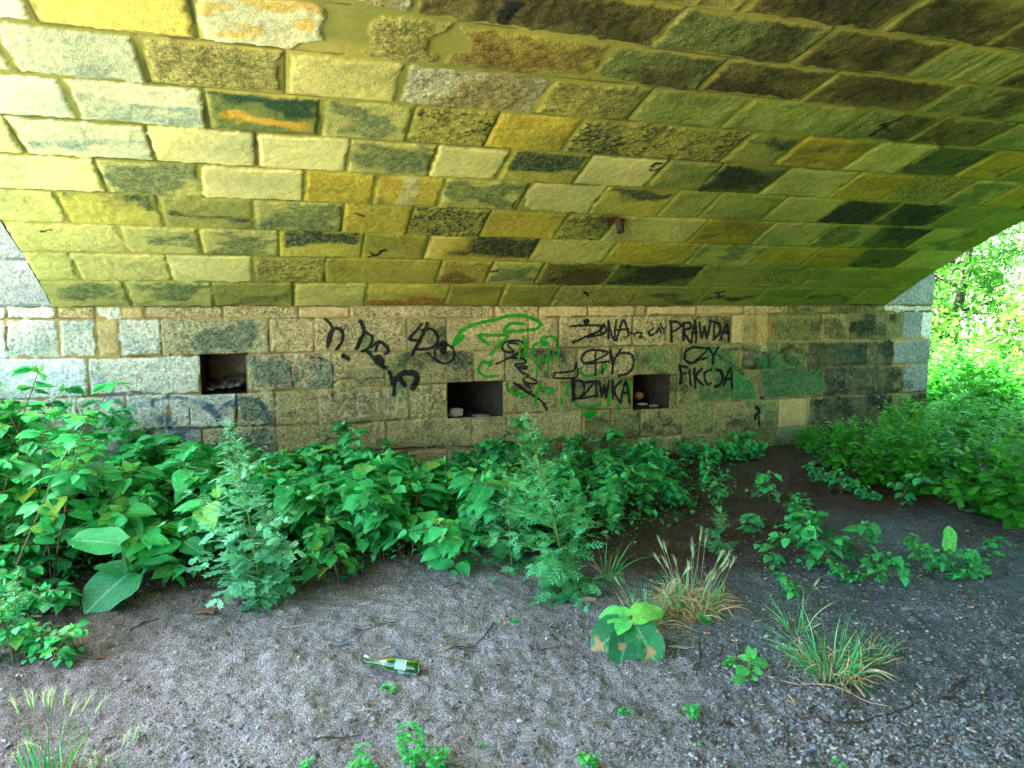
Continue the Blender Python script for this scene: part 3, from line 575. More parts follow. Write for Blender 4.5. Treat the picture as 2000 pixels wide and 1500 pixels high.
GFILL = [('D', [(1385, 395), (1420, 410), (1470, 420), (1560, 450), (1650, 500), (1720, 590), (1780, 700), (1870, 800), (1890, 950), (1660, 960), (1560, 900), (1500, 830), (1450, 720), (1390, 620), (1375, 500)], (44, 112, 66), .62),
         ('E', [(130, 570), (200, 505), (350, 485), (450, 505), (560, 580), (640, 650), (760, 680), (795, 780), (780, 900), (560, 930), (330, 940), (215, 930), (205, 800), (185, 690)], (40, 112, 68), .66),
         ('E', [(0, 680), (20, 690), (110, 850), (150, 950), (0, 950), (-100, 940), (-100, 700)], (44, 124, 70), .66), ('D', [(1290, 820), (1450, 800), (1640, 850), (1660, 960), (1500, 970), (1300, 950)], (60, 104, 60), .6),
         ('E', [(0, 960), (330, 970), (330, 1210), (240, 1190), (150, 1050), (30, 1030)], (54, 112, 78), .5), ('E', [(900, 460), (1200, 440), (1200, 600), (920, 620)], (56, 96, 76), .5), ('D', [(1735, 160), (1790, 110), (1880, 180), (1905, 260), (1880, 380), (1740, 380)], (84, 104, 60), .6),
         ('E', [(350, 1200), (560, 1180), (560, 1400), (300, 1400)], (70, 124, 92), .45), ('E', [(480, 500), (560, 500), (612, 560), (612, 640), (560, 590)], (140, 146, 124), .6), ('E', [(0, 470), (140, 480), (170, 520), (60, 640), (0, 560)], (136, 132, 108), .5),
         ('D', [(800, 480), (1000, 450), (1040, 560), (950, 640), (800, 640)], (52, 116, 50), .3), ('C', [(560, 440), (1000, 620), (980, 760), (640, 760)], (110, 120, 60), .2),
         ('E', [(640, 380), (1210, 380), (1470, 390), (1470, 640), (1470, 900), (1440, 1300), (600, 1300), (800, 900), (780, 680), (640, 640)], (44, 50, 40), .5), ('E', [(300, 160), (740, 150), (740, 380), (300, 380)], (84, 80, 44), .45), ('E', [(770, 150), (960, 150), (1020, 300), (1020, 370), (780, 370)], (34, 34, 26), .5),
         ('E', [(150, 50), (240, 50), (250, 300), (230, 500), (170, 490), (150, 300)], (190, 180, 120), .5), ('E', [(345, 950), (410, 955), (420, 1220), (335, 1230)], (178, 170, 112), .35), ('E', [(40, 60), (330, 60), (320, 400), (100, 400), (40, 250)], (150, 112, 38), .4),
         ('E', [(1110, 170), (1400, 200), (1400, 380), (1110, 370)], (40, 42, 34), .35), ('B', [(1740, 560), (2000, 520), (2100, 700), (1950, 1000), (1760, 900)], (50, 100, 50), .35), ('B', [(1500, 300), (1640, 330), (1640, 480), (1480, 480)], (90, 130, 50), .35)]

def masonry_wall(name, xs, zs, joints, bedf, nb, table, seed, y, flip=False, holes=(), graffiti=False, yofs=None, mat_=None, mortar=((150, 128, 80), (120, 104, 62)), mult=1.28):
    X, Z = np.meshgrid(xs, zs); X = X.ravel(); Z = Z.ravel(); n = len(X)
    beds = np.array([bedf(k, X) for k in range(nb+1)])            # from the top down
    ci = np.clip((Z[None, :] <= beds).sum(0)-1, 0, nb-1)
    z1 = beds[ci, np.arange(n)]; z0 = beds[ci+1, np.arange(n)]
    u0 = np.zeros(n); u1 = np.zeros(n); kinds = np.full(n, 'a')
    for c_ in range(nb):
        k = ci == c_; js, ty = joints[c_]
        js = np.array([xs[0]-.3]+list(js)+[xs[-1]+.02]); j = np.clip(np.searchsorted(js, X[k])-1, 0, len(js)-2)
        u0[k] = js[j]; u1[k] = js[j+1]; kinds[k] = np.array(ty)[np.minimum(j, len(ty)-1)]
    h, col, ro = paint_stones(X, Z, u0, u1, z0, z1, kinds, table, seed, .009, *mortar, rnd=.02, amp=.0085)
    if graffiti:
        # dark open cracks
        for P, wd in [([(280, 838), (330, 836), (480, 832), (540, 829)], .006), ([(462, 773), (465, 800), (459, 815), (460, 831)], .007), ([(470, 902), (600, 893), (650, 886), (760, 877), (840, 873), (925, 871)], .006), ([(948, 806), (985, 808), (1060, 805)], .008), ([(620, 648), (525, 650), (526, 690)], .0),
                       ([(526, 640), (524, 660), (526, 688)], .005), ([(614, 655), (613, 685)], .005), ([(925, 691), (924, 715)], .005), ([(1193, 800), (1193, 850)], .005), ([(1237, 800), (1248, 812), (1250, 850)], .006), ([(13, 640), (10, 665), (15, 683)], .005), ([(1240, 734), (1290, 731), (1320, 733)], .006), ([(800, 752), (873, 748), (990, 744)], .006), ([(372, 694), (484, 691)], .006), ([(370, 798), (372, 830)], .004)]:
            if wd == 0: continue
            Q = [on_wall(*p) for p in P]; dd = px_dist(X, Z, Q)+(vn(X*40, Z*40, 5)-.5)*.006
            a = sm(wd, wd*.2, dd); col = col*(1-.9*a[:, None]); h = h-.012*a
        # weathering: soot and damp patches of their own shape
        gr = sm(.5, .68, fbm(X*.9+4, Z*2.2, 55, 5))*.35
        col = col*(1-gr[:, None]*np.array([.6, .5, .45]))
        for cr, P, rgb, al in GFILL:
            Q = gp(cr, P); q = np.array(Q); k = (X > q[:, 0].min()-.1) & (X < q[:, 0].max()+.1) & (Z > q[:, 1].min()-.1) & (Z < q[:, 1].max()+.1)
            x, z = X[k]+(fbm(X[k]*12, Z[k]*12, 31, 3)-.5)*.05, Z[k]+(fbm(X[k]*12, Z[k]*12, 32, 3)-.5)*.05
            ins = in_poly(x, z, Q); dd = px_dist(x, z, Q+[Q[0]])*np.where(ins, 1, -1)
            a = sm(-.012, .03, dd)*al*(.6+.6*sm(.35, .6, fbm(X[k]*22, Z[k]*22, 33, 3)))*(.75+.5*fbm(X[k]*4, Z[k]*4, 34, 3))
            a = np.clip(a*sm(-.016, -.004, h[k]-.004+.001) if False else a, 0, 1)
            tex = 1+(vn(X[k]*60, Z[k]*60, 35)-.5)*.5
            cc = mixc(col[k], np.tile(lin(rgb), (k.sum(), 1))*tex[:, None], a); col[k] = cc
        for rgb, al, soft, strokes in FADED:
            for cr, P, wpx in strokes:
                Q = gp(cr, smooth_path(P)); w0 = gw(cr, P, wpx)*.5; q = np.array(Q)
                k = (X > q[:, 0].min()-.15) & (X < q[:, 0].max()+.15) & (Z > q[:, 1].min()-.15) & (Z < q[:, 1].max()+.15)
                dd = px_dist(X[k], Z[k], Q); a = sm(w0*(1+soft)+.004, w0*(1-soft), dd)*al*(.55+.6*sm(.35, .6, fbm(X[k]*30, Z[k]*30, 36, 3)))
                col[k] = mixc(col[k], np.tile(lin(rgb), (k.sum(), 1)), np.clip(a, 0, 1))
    keep = np.ones(n, bool)
    q = grid_quads(len(xs), len(zs))
    for x0, x1, za, zb in holes:
        cx = X[q].mean(1); cz = Z[q].mean(1); q = q[~((cx > x0) & (cx < x1) & (cz > za) & (cz < zb))]
    Y = y-h if not flip else y+h
    if yofs is not None: Y = Y+yofs(X, Z)
    V = np.stack([X, Y, Z], 1)
    if flip: q = q[:, ::-1]
    me = np_mesh(name, V, q, np.clip(col*mult, .004, .9), {"rough": ro})
    o = child(make_obj(name, me, mat_ or M_WALL))
    return o, X, Z, Y, q

def wall_axis(a, b, st, cuts):
    g = list(np.arange(a, b, st))+[b]
    for c_ in cuts:     # put a grid line exactly on each opening edge
        i = int(np.argmin([abs(v-c_) for v in g])); g[i] = c_
    return np.array(g)
xs = wall_axis(WX0, WX1, .0075, [v for h in HW for v in h[:2]]); zs = wall_axis(-.12, SPZ, .0075, [v for h in HW for v in h[2:]])
J = []
for i, (jp, ty) in enumerate(WVJ):
    yy = [610, 655, 725, 790, 850, 905][i]; J.append(([on_wall(xp, yy)[0] for xp in jp], ty.split()))
wall_o, wX, wZ, wY, wq = masonry_wall("abutment_wall", xs, zs, J, wz, 6, WKINDS, 300, D, holes=HW, graffiti=True)

# graffiti: thin paint films lying on the rough stone, one part per word or drawing
def paint_mat(name, rgb):
    m, t = mat(name); L = t.links.new
    at = N(t, "ShaderNodeAttribute", attribute_name="cover"); nz = N(t, "ShaderNodeTexNoise"); nz.inputs["Scale"].default_value = 120; nz.inputs["Detail"].default_value = 4
    tc = N(t, "ShaderNodeTexCoord"); L(tc.outputs["Object"], nz.inputs["Vector"])
    s_ = N(t, "ShaderNodeMath", operation='MULTIPLY_ADD'); L(nz.outputs[0], s_.inputs[0]); s_.inputs[1].default_value = 1.1; s_.inputs[2].default_value = -.55
    ad = N(t, "ShaderNodeMath", operation='ADD'); L(at.outputs["Fac"], ad.inputs[0]); L(s_.outputs[0], ad.inputs[1])
    mr = N(t, "ShaderNodeMapRange"); mr.inputs[1].default_value = .28; mr.inputs[2].default_value = .62; mr.inputs[3].default_value = 0; mr.inputs[4].default_value = .88; L(ad.outputs[0], mr.inputs[0])
    b = N(t, "ShaderNodeBsdfPrincipled"); b.inputs["Base Color"].default_value = (*lin(rgb), 1); b.inputs["Roughness"].default_value = .75; b.inputs["Specular IOR Level"].default_value = .2
    tr = N(t, "ShaderNodeBsdfTransparent"); ms = N(t, "ShaderNodeMixShader"); L(mr.outputs[0], ms.inputs[0]); L(tr.outputs[0], ms.inputs[1]); L(b.outputs[0], ms.inputs[2])
    o = N(t, "ShaderNodeOutputMaterial"); L(ms.outputs[0], o.inputs[0]); return m
PM = {}
for gi, (lab, rgb, soft, strokes) in enumerate(GRAF):
    if rgb not in PM: PM[rgb] = paint_mat("spray_paint", rgb)
    cover = np.zeros(len(wX))
    for cr, P, wpx in strokes:
        Q = gp(cr, smooth_path(P)); w0 = gw(cr, P, wpx)*.57; q = np.array(Q)
        k = (wX > q[:, 0].min()-.08) & (wX < q[:, 0].max()+.08) & (wZ > q[:, 1].min()-.08) & (wZ < q[:, 1].max()+.08)
        dd = px_dist(wX[k], wZ[k], Q)+(fbm(wX[k]*40, wZ[k]*40, 40+gi, 3)-.5)*.010
        cover[k] = np.maximum(cover[k], sm(w0*(1.12+soft)+.006, max(w0*(.9-soft)-.004, .0003), dd))
    fq = wq[cover[wq].max(1) > .22]
    ids, inv = np.unique(fq, return_inverse=True); fq = inv.reshape(fq.shape)
    V = np.stack([wX[ids], wY[ids]-.0016-.0002*gi, wZ[ids]], 1)
    me = np_mesh("graffiti", V, fq, None, {"cover": cover[ids]})
    o = child(make_obj("graffiti", me, PM[rgb])); o['label'] = lab

# recesses behind the three square openings
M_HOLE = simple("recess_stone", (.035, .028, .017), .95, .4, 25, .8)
def recess(x0, x1, z0, z1, dep, splay, sq):
    m = MB(); bx1 = x1-splay
    def quad(a, b, c_, d_, nn=14):
        V = []; F = []; uv = []
        for i in range(nn+1):
            for j in range(nn+1):
                u, v = i/nn, j/nn
                p = (1-u)*(1-v)*np.array(a)+u*(1-v)*np.array(b)+u*v*np.array(c_)+(1-u)*v*np.array(d_)
                if 0 < i < nn and 0 < j < nn: p = p+(np.array([vn(p[0]*23+p[1]*17, p[2]*23, 3), vn(p[1]*19+p[0]*7, p[2]*21, 4), vn(p[0]*20, p[1]*20+p[2]*9, 5)])-.5)*.03
                V.append(p)
        for i in range(nn):
            for j in range(nn): F.append([i*(nn+1)+j, (i+1)*(nn+1)+j, (i+1)*(nn+1)+j+1, i*(nn+1)+j+1])
        m.add(V, F)
    f, b = D-.002, D+dep
    quad((x0, f, z0), (x0, b, z0), (x0, b, z1), (x0, f, z1)); quad((bx1, b, z0), (x1, f, z0), (x1, f, z1), (bx1, b, z1))
    quad((x0, b, z0), (bx1, b, z0), (bx1, b, z1), (x0, b, z1)); quad((x0, f, z1), (x0, b, z1), (bx1, b, z1), (x1, f, z1)); quad((x0, f, z0), (x1, f, z0), (bx1, b, z0), (x0, b, z0))
    return child(m.build("wall_recess", M_HOLE))
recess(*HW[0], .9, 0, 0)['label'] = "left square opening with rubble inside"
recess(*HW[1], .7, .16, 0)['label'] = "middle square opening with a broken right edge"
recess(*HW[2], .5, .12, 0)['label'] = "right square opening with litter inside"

# ---- pilasters of the abutment beyond the ends of the vault, spandrels, deck, far abutment
TOPZ = 3.75
def gen_joints(x0, x1, nb, kinds, seed, lo=.35, hi=.75):
    r = random.Random(seed); out = []
    for c_ in range(nb):
        js = []; q = x0+r.uniform(.15, hi)
        while q < x1-.12: js.append(q); q += r.uniform(lo, hi)
        out.append((js, [r.choice(kinds) for _ in range(len(js)+1)]))
    return out
def flat_beds(top, bot, nb): return lambda k, X: np.full_like(X, top+(bot-top)*k/nb)
COOLM = ((150, 150, 136), (134, 138, 124))
masonry_wall("pilaster", np.arange(XR, WX1+.001, .012), np.arange(SPZ, TOPZ, .012), gen_joints(XR-.3, WX1+.3, 7, "on", 5), flat_beds(TOPZ, SPZ, 7), 7, WKINDS, 400, D-.004, mortar=COOLM)
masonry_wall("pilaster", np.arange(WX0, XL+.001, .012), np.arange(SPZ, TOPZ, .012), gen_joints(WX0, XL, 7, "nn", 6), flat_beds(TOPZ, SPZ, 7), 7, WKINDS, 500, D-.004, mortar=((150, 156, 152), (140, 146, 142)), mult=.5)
M_SIDE = stone_mat("side_stone", fine=40, pit=.4, bump=.6, dist=.01)
masonry_wall("far_abutment", np.arange(WX0, WX1, .03), np.arange(-.12, SPZ+.02, .03), gen_joints(WX0, WX1, 5, "acft", 7), flat_beds(SPZ, -.12, 5), 5, WKINDS, 600, YB, flip=True, mat_=M_SIDE)
def side_face(name, xpl, y0, y1, zlow, ztop, sgn, seed, kinds="ino"):
    """vertical wall in the plane X=const; zlow(y) is its lower edge"""
    ys = np.arange(y0, y1+.001, .04); tt = np.linspace(0, 1, 50)
    Yg, T = np.meshgrid(ys, tt); Yg = Yg.ravel(); T = T.ravel(); zl = zlow(Yg); Z = zl+(ztop-zl)*T
    n = len(Yg); nb = max(1, int((ztop-min(zlow(ys)))/.33)); beds = np.linspace(ztop, min(zlow(ys))-.01, nb+1)
    ci = np.clip((Z[None, :] <= beds[:, None]).sum(0)-1, 0, nb-1); J_ = gen_joints(y0, y1, nb, kinds, seed)
    u0 = np.zeros(n); u1 = np.zeros(n); kd = np.full(n, 'o')
    for c_ in range(nb):
        k = ci == c_; js = np.array([y0-.1]+list(J_[c_][0])+[y1+.1]); j = np.clip(np.searchsorted(js, Yg[k])-1, 0, len(js)-2); u0[k] = js[j]; u1[k] = js[j+1]; kd[k] = np.array(J_[c_][1])[np.minimum(j, len(J_[c_][1])-1)]
    h, col, ro = paint_stones(Yg, Z, u0, u1, beds[ci+1], beds[ci], kd, WKINDS, seed, .012, (150, 140, 110), (120, 112, 84), rnd=.02, groove=False)
    V = np.stack([xpl+sgn*h, Yg, Z], 1); q = grid_quads(len(ys), len(tt)); q = q if sgn > 0 else q[:, ::-1]
    child(make_obj(name, np_mesh(name, V, q, col, {"rough": ro}), M_SIDE))
def soffit(Y):
    i = np.clip(D-Y, 0, 2*CX); return SPZ+CZ+np.sqrt(np.maximum(RV**2-(i-CX)**2, 0))-.004
for sg, xp in ((-1, XL), (1, XR)): side_face("spandrel", xp, YB, D, soffit, TOPZ, sg, 700+sg)
side_face("abutment_flank", WX1, D, D+4, lambda y: np.full_like(y, -.12), TOPZ, 1, 710)
side_face("abutment_flank", WX0, D, D+4, lambda y: np.full_like(y, -.12), TOPZ, -1, 711)
def box(name, lo, hi, m_, bev=.03):
    b = MB(); x0, y0, z0 = lo; x1, y1, z1 = hi; c_ = bev
    V = [(x0, y0, z0), (x1, y0, z0), (x1, y1, z0), (x0, y1, z0), (x0, y0, z1-c_), (x1, y0, z1-c_), (x1, y1, z1-c_), (x0, y1, z1-c_), (x0+c_, y0+c_, z1), (x1-c_, y0+c_, z1), (x1-c_, y1-c_, z1), (x0+c_, y1-c_, z1)]
    b.add(V, [[3, 2, 1, 0], [0, 1, 5, 4], [1, 2, 6, 5], [2, 3, 7, 6], [3, 0, 4, 7], [4, 5, 9, 8], [5, 6, 10, 9], [6, 7, 11, 10], [7, 4, 8, 11], [8, 9, 10, 11]])
    return child(b.build(name, m_, smooth=False))
M_COPE = simple("coping_stone", (.34, .33, .29), .9, .3, 12, .6)
box("deck", (WX0+.15, YB-4, TOPZ+.003), (WX1-.15, D+4, TOPZ+.22), M_COPE)
for xa, xb in ((XL-.18, XL+.2), (XR-.2, XR+.18)): box("parapet", (xa, YB-4, TOPZ+.225), (xb, D+4, TOPZ+1.0), M_COPE)
box("abutment_core", (WX0+.02, YB-4, -.1), (WX1-.02, YB-.06, TOPZ-.002), M_COPE)
box("abutment_core", (WX0+.02, D+.72, -.1), (WX1-.02, D+4, TOPZ-.002), M_COPE)
# iron drain stub with a rusty collar
q0 = on_vault(1208, 430); py, pz = vault_pt(q0[1]); a_ = math.pi/2+T0-q0[1]/RV; dn = np.array([0, math.cos(a_), -math.sin(a_)])
m_ = MB(); p0 = np.array([q0[0], py, pz]); m_.tube([p0-dn*.02, p0+dn*.03, p0+dn*.075+np.array([0, -.01, -.02])], [.03, .03, .027], 14, cap=False)
m_.tube([p0+dn*.075+np.array([0, -.01, -.02]), p0+dn*.03, p0-dn*.02], [.022, .024, .024], 14, cap=False)
child(m_.build("drain_pipe", simple("rusty_iron", (.028, .022, .014), .85, .5, 60, .6)))['label'] = "short rusty iron drain stub sticking out of the vault"

# ------------------------------------------------------------------ ground
def gz(x, y):
    x = np.asarray(x, float); y = np.asarray(y, float)
    z = (fbm(x*.9, y*.9, 1, 3)-.5)*.05+(fbm(x*5, y*5, 2, 3)-.5)*.035
    # rise of the bank outside, on the right
    z = z+sm(8.5, 14, x)*.25*(fbm(x*.3, y*.3, 9, 2))
    z = z+sm(4.5, 5.8, y)*.02
    return z
def gz_fine(x, y):
    near = sm(14, 3, np.hypot(x-1.5, y-2))
    cl = fbm(x*17, y*17, 3, 4); st = fbm(x*45, y*45, 4, 3)
    return gz(x, y)+near*((cl-.5)*.028+(fbm(x*3.3, y*3.3, 8, 4)-.5)*.030+np.maximum(st-.52, 0)*.035)
def axis(lo, hi, st, out, nout=34):
    g = np.arange(lo, hi, st); k = np.arange(1, nout+1)/nout
    return np.concatenate([(lo-(lo+out)*0-(out+lo)*(k**3))[::-1] if False else lo-((out+lo)*k**3)[::-1], g, hi+(out-hi)*k**3])
gx = np.concatenate([(-2.6-(300-2.6)*(np.arange(1, 40)/39)**3)[::-1], np.arange(-2.6, 6.6, .0125), 6.6+(300)*(np.arange(0, 45)/44)**3])
gy = np.concatenate([(.8-300*(np.arange(1, 40)/39)**3)[::-1], np.arange(.8, 6.1, .0125), 6.1+300*(np.arange(0, 40)/39)**3])
X, Y = np.meshgrid(gx, gy); X = X.ravel(); Y = Y.ravel()
Z = gz_fine(X, Y)
n = len(X)
pA = fbm(X*1.1, Y*1.1, 21, 4); pB = fbm(X*6, Y*6, 22, 4); pC = fbm(X*40, Y*40, 23, 3)
grey = np.tile(lin((154, 152, 148)), (n, 1)); blue = np.tile(lin((98, 114, 116)), (n, 1)); soil = np.tile(lin((90, 76, 60)), (n, 1)); pale = np.tile(lin((196, 186, 166)), (n, 1)); grass = np.tile(lin((92, 110, 50)), (n, 1))
c0 = mixc(grey, blue, sm(.9, 2.6, X+(pA-.5)*1.5-(Y-2)*.3)*.85)
c0 = mixc(c0, soil, sm(3.0, 3.9, Y+(pA-.5)*1.2-(X < 1.2)*.2))
c0 = mixc(c0, soil*.75, sm(.0, -1.0, X+(pA-.5)*.6)*.6)
outr = sm(6.4, 7.6, X+(pA-.5)); c0 = mixc(c0, mixc(grass, pale, sm(13, 17, X+(pA-.5)*5)*sm(4, 9, Y)), outr)
outl = sm(-1.9, -2.8, X+(pA-.5)); c0 = mixc(c0, np.tile(lin((214, 208, 196)), (n, 1)), outl)
c0 = c0*(1+(pB-.5)*.5)[:, None]*(1+(pC-.5)*.7)[:, None]
def ground_mat():
    m, t = mat("dirt_and_gravel"); L = t.links.new
    tc = N(t, "ShaderNodeTexCoord"); at = N(t, "ShaderNodeAttribute", attribute_name="col")
    vo = N(t, "ShaderNodeTexVoronoi"); vo.inputs["Scale"].default_value = 130; L(tc.outputs["Object"], vo.inputs["Vector"])
    vc = N(t, "ShaderNodeSeparateColor"); L(vo.outputs["Color"], vc.inputs[0])
    n1 = N(t, "ShaderNodeTexNoise"); n1.inputs["Scale"].default_value = 160; n1.inputs["Detail"].default_value = 6; n1.inputs["Roughness"].default_value = .75; L(tc.outputs["Object"], n1.inputs["Vector"])
    r1 = N(t, "ShaderNodeMapRange"); r1.inputs[1].default_value = .32; r1.inputs[2].default_value = .68; r1.inputs[3].default_value = .5; r1.inputs[4].default_value = 1.5; L(n1.outputs[0], r1.inputs[0])
    r2 = N(t, "ShaderNodeMapRange"); r2.inputs[1].default_value = 0; r2.inputs[2].default_value = 1; r2.inputs[3].default_value = .7; r2.inputs[4].default_value = 1.35; L(vc.outputs[0], r2.inputs[0])
    mu = N(t, "ShaderNodeMath", operation='MULTIPLY'); L(r1.outputs[0], mu.inputs[0]); L(r2.outputs[0], mu.inputs[1])
    vs = N(t, "ShaderNodeVectorMath", operation='SCALE'); L(at.outputs["Color"], vs.inputs[0]); L(mu.outputs[0], vs.inputs["Scale"])
    b = N(t, "ShaderNodeBsdfPrincipled"); b.inputs["Roughness"].default_value = .95; b.inputs["Specular IOR Level"].default_value = .2; L(vs.outputs[0], b.inputs["Base Color"])
    inv = N(t, "ShaderNodeMath", operation='MULTIPLY_ADD'); L(vo.outputs["Distance"], inv.inputs[0]); inv.inputs[1].default_value = -.8; L(n1.outputs[0], inv.inputs[2])
    bp = N(t, "ShaderNodeBump"); bp.inputs["Strength"].default_value = .9; bp.inputs["Distance"].default_value = .012; L(inv.outputs[0], bp.inputs["Height"]); L(bp.outputs[0], b.inputs["Normal"])
    o = N(t, "ShaderNodeOutputMaterial"); L(b.outputs[0], o.inputs[0]); return m
g = make_obj("ground", np_mesh("ground", np.stack([X, Y, Z], 1), grid_quads(len(gx), len(gy)), np.clip(c0, .01, .8)), ground_mat()); g['kind'] = 'structure'
def gzs(x, y): return float(gz_fine(np.array([x]), np.array([y]))[0])

# ------------------------------------------------------------------ gravel: thousands of small chips, one object
ICO_V = None
def ico():
    import bmesh
    bm = bmesh.new(); bmesh.ops.create_icosphere(bm, subdivisions=1, radius=1.0)
    V = np.array([v.co[:] for v in bm.verts]); F = np.array([[v.index for v in f.verts] for f in bm.faces]); bm.free(); return V, F
ICO_V, ICO_F = ico()
rng = np.random.default_rng(7)
NP = 26000
pts = []
while len(pts) < NP:
    px, py = rng.uniform(-80, 2080), 1530-(rng.random()**1.3)*520
    x, y = on_ground(px, py)
    if y > 5.4 or y < .7: continue
    dens = .10+.9*sm(.5, 2.1, x+(fbm(np.array([x*2]), np.array([y*2]), 5, 2)[0]-.5))*sm(3.6, 2.2, y)
    if fbm(np.array([x*5]), np.array([y*5]), 6, 2)[0] < .38+.15*rng.random(): dens *= .3
    if rng.random() < dens: pts.append((x, y))
pts = np.array(pts); sz = .0020+.0056*rng.random(NP)**2.6+(rng.random(NP) > .988)*.006*rng.random(NP)
A = rng.uniform(0, 6.28, NP); sq = rng.uniform(.35, .8, NP); el = rng.uniform(.8, 1.7, NP)
jit = 1+(rng.random((NP, len(ICO_V), 1))-.5)*.7
P = ICO_V[None]*jit*sz[:, None, None]
P[:, :, 0] *= el[:, None]; P[:, :, 2] *= sq[:, None]
ca, sa = np.cos(A)[:, None], np.sin(A)[:, None]
x_, y_ = P[:, :, 0]*ca-P[:, :, 1]*sa, P[:, :, 0]*sa+P[:, :, 1]*ca
tilt = rng.uniform(-.5, .5, NP)[:, None]; z_ = P[:, :, 2]+x_*tilt
zz = gz_fine(pts[:, 0], pts[:, 1])+sz*.35
V = np.stack([x_+pts[:, 0:1], y_+pts[:, 1:2], z_+zz[:, None]], 2).reshape(-1, 3)
F = (ICO_F[None]+(np.arange(NP)*len(ICO_V))[:, None, None]).reshape(-1, 3)
ctab = np.array([lin(q) for q in [(120, 128, 130), (150, 156, 154), (96, 104, 108), (172, 172, 164), (134, 124, 112), (84, 84, 84), (112, 128, 132), (196, 192, 184), (104, 92, 78)]])
wts = np.array([.2, .15, .18, .06, .12, .12, .12, .02, .03]); cc = ctab[rng.choice(len(ctab), NP, p=wts/wts.sum())]*rng.uniform(.75, 1.15, (NP, 1))
gm, t = mat("gravel_chips"); at = N(t, "ShaderNodeAttribute", attribute_name="col"); b = N(t, "ShaderNodeBsdfPrincipled"); b.inputs["Roughness"].default_value = .9; t.links.new(at.outputs["Color"], b.inputs["Base Color"]); o = N(t, "ShaderNodeOutputMaterial"); t.links.new(b.outputs[0], o.inputs[0])
g = make_obj("gravel", np_mesh("gravel", V, F, np.repeat(cc, len(ICO_V), 0), smooth=False), gm)
tag(g, "loose grey gravel chips scattered over the trodden dirt", "gravel", kind='stuff')

# ------------------------------------------------------------------ plants
def unit(v): v = np.asarray(v, float); return v/(np.linalg.norm(v)+1e-9)
LT = [0, .10, .28, .5, .72, .89, 1.0]; LW = [.30, .80, 1.0, .9, .58, .2, 0.0]
def add_leaf(m, p, d, nr, ln, wd=.40, droop=.25, fold=.12, tint=.5, prof=LW, ruffle=0.0, notch=.0, rnd=None):
    """broad leaf as a small curved grid, midrib along d"""
    d = unit(d); nr = unit(np.asarray(nr)-np.dot(nr, d)*d); s_ = np.cross(nr, d)
    V = []; uv = []; cols = (-1, -.5, 0, .5, 1)
    for t_, w_ in zip(LT, prof):
        for v in cols:
            h = -droop*t_*t_*ln+fold*abs(v)*w_*wd*ln
            if ruffle: h += ruffle*ln*math.sin(t_*9+v*4+(rnd or 0))*abs(v)
            xx = t_*ln-(notch*ln*abs(v) if t_ == 0 else 0)
            V.append(p+d*xx+s_*(v*w_*wd*ln)+nr*h); uv.append((t_, .5+.5*v*max(w_, .05)))
    F = []
    for i in range(len(LT)-1):
        for j in range(4): F.append([i*5+j, (i+1)*5+j, (i+1)*5+j+1, i*5+j+1][::-1])
    m.add(V, F, uv, tint)
def curve(p, d, ln, n, bend, r, wob=.1):
    """points of a stem starting at p along d, bending by vector bend"""
    P = [np.array(p, float)]; d = unit(d)
    for i in range(n):
        d = unit(d+np.asarray(bend)/n+np.array([r.uniform(-wob, wob), r.uniform(-wob, wob), r.uniform(-wob, wob)*.5])); P.append(P[-1]+d*ln/n)
    return P
def knotweed(name, seed, h=.6, ns=3, spread=.35, leafsize=.09, lean=(0, 0)):
    r = random.Random(seed); e = empty(name); st = MB(); fo = MB()
    for s_ in range(ns):
        az = r.uniform(0, 6.28); hh = h*r.uniform(.65, 1.0) if s_ else h
        d0 = np.array([math.cos(az)*.25+lean[0], math.sin(az)*.25+lean[1], 1.0])
        P = curve((r.uniform(-.05, .05), r.uniform(-.05, .05), -.02), d0, hh*1.12, 9, (math.cos(az)*spread+lean[0], math.sin(az)*spread+lean[1], -.15), r, .07)
        st.tube(P, [.006*(1-.07*i) for i in range(len(P))], 5, .5)
        sgn = 1
        for i in range(2, len(P)):
            frac = i/(len(P)-1)
            # side shoot, zigzag, carrying alternate leaves held nearly flat
            for q in range(2 if frac > .45 else 1):
                sgn = -sgn; a2 = r.uniform(0, 6.28) if q else az+sgn*r.uniform(.7, 1.9)
                ln = r.uniform(.10, .22)*(1.2-.6*frac)*(h/.6)**.3
                dd = np.array([math.cos(a2), math.sin(a2), r.uniform(.05, .5)])
                Q = curve(P[i], dd, ln, 4, (0, 0, -.35), r, .18); st.tube(Q, [.0028, .0025, .002, .0016, .001], 4, .5)
                for j in range(1, len(Q)):
                    t = unit(Q[j]-Q[j-1]); side = unit(np.cross(t, (0, 0, 1)))
                    for sg in ((1, -1) if j == 2 else ((1 if r.random() < .5 else -1),)):
                        ld = unit(t*.55+side*sg*r.uniform(.5, 1.1)+np.array([0, 0, r.uniform(-.45, .1)]))
                        sz = leafsize*r.uniform(.6, 1.15)*(1 if j < 3 else .65)
                        nr = np.array([r.uniform(-.45, .45), r.uniform(-.45, .45), 1])
                        tint = min(r.gauss(.50, .24), .84)+(.1 if (j >= 3 and r.random() < .3) else 0)+(0.5 if r.random() < .012 else 0)
                        add_leaf(fo, Q[j]+ld*.012, ld, nr, sz, .40+r.uniform(-.04, .05), r.uniform(.08, .4), r.uniform(.05, .3), min(max(tint if tint < .95 or tint > 1.05 else .7, .02), .93 if tint < 1.0 else .98))
        # bright unfolding tips
        for q in range(3):
            add_leaf(fo, P[-1], (r.uniform(-1, 1), r.uniform(-1, 1), .7), (r.uniform(-1, 1), r.uniform(-1, 1), .6), leafsize*.5, .3, .1, .5, .82)
    st.build("stem", M_REDSTEM, e); fo.build("foliage", M_KNOT, e)
    return e
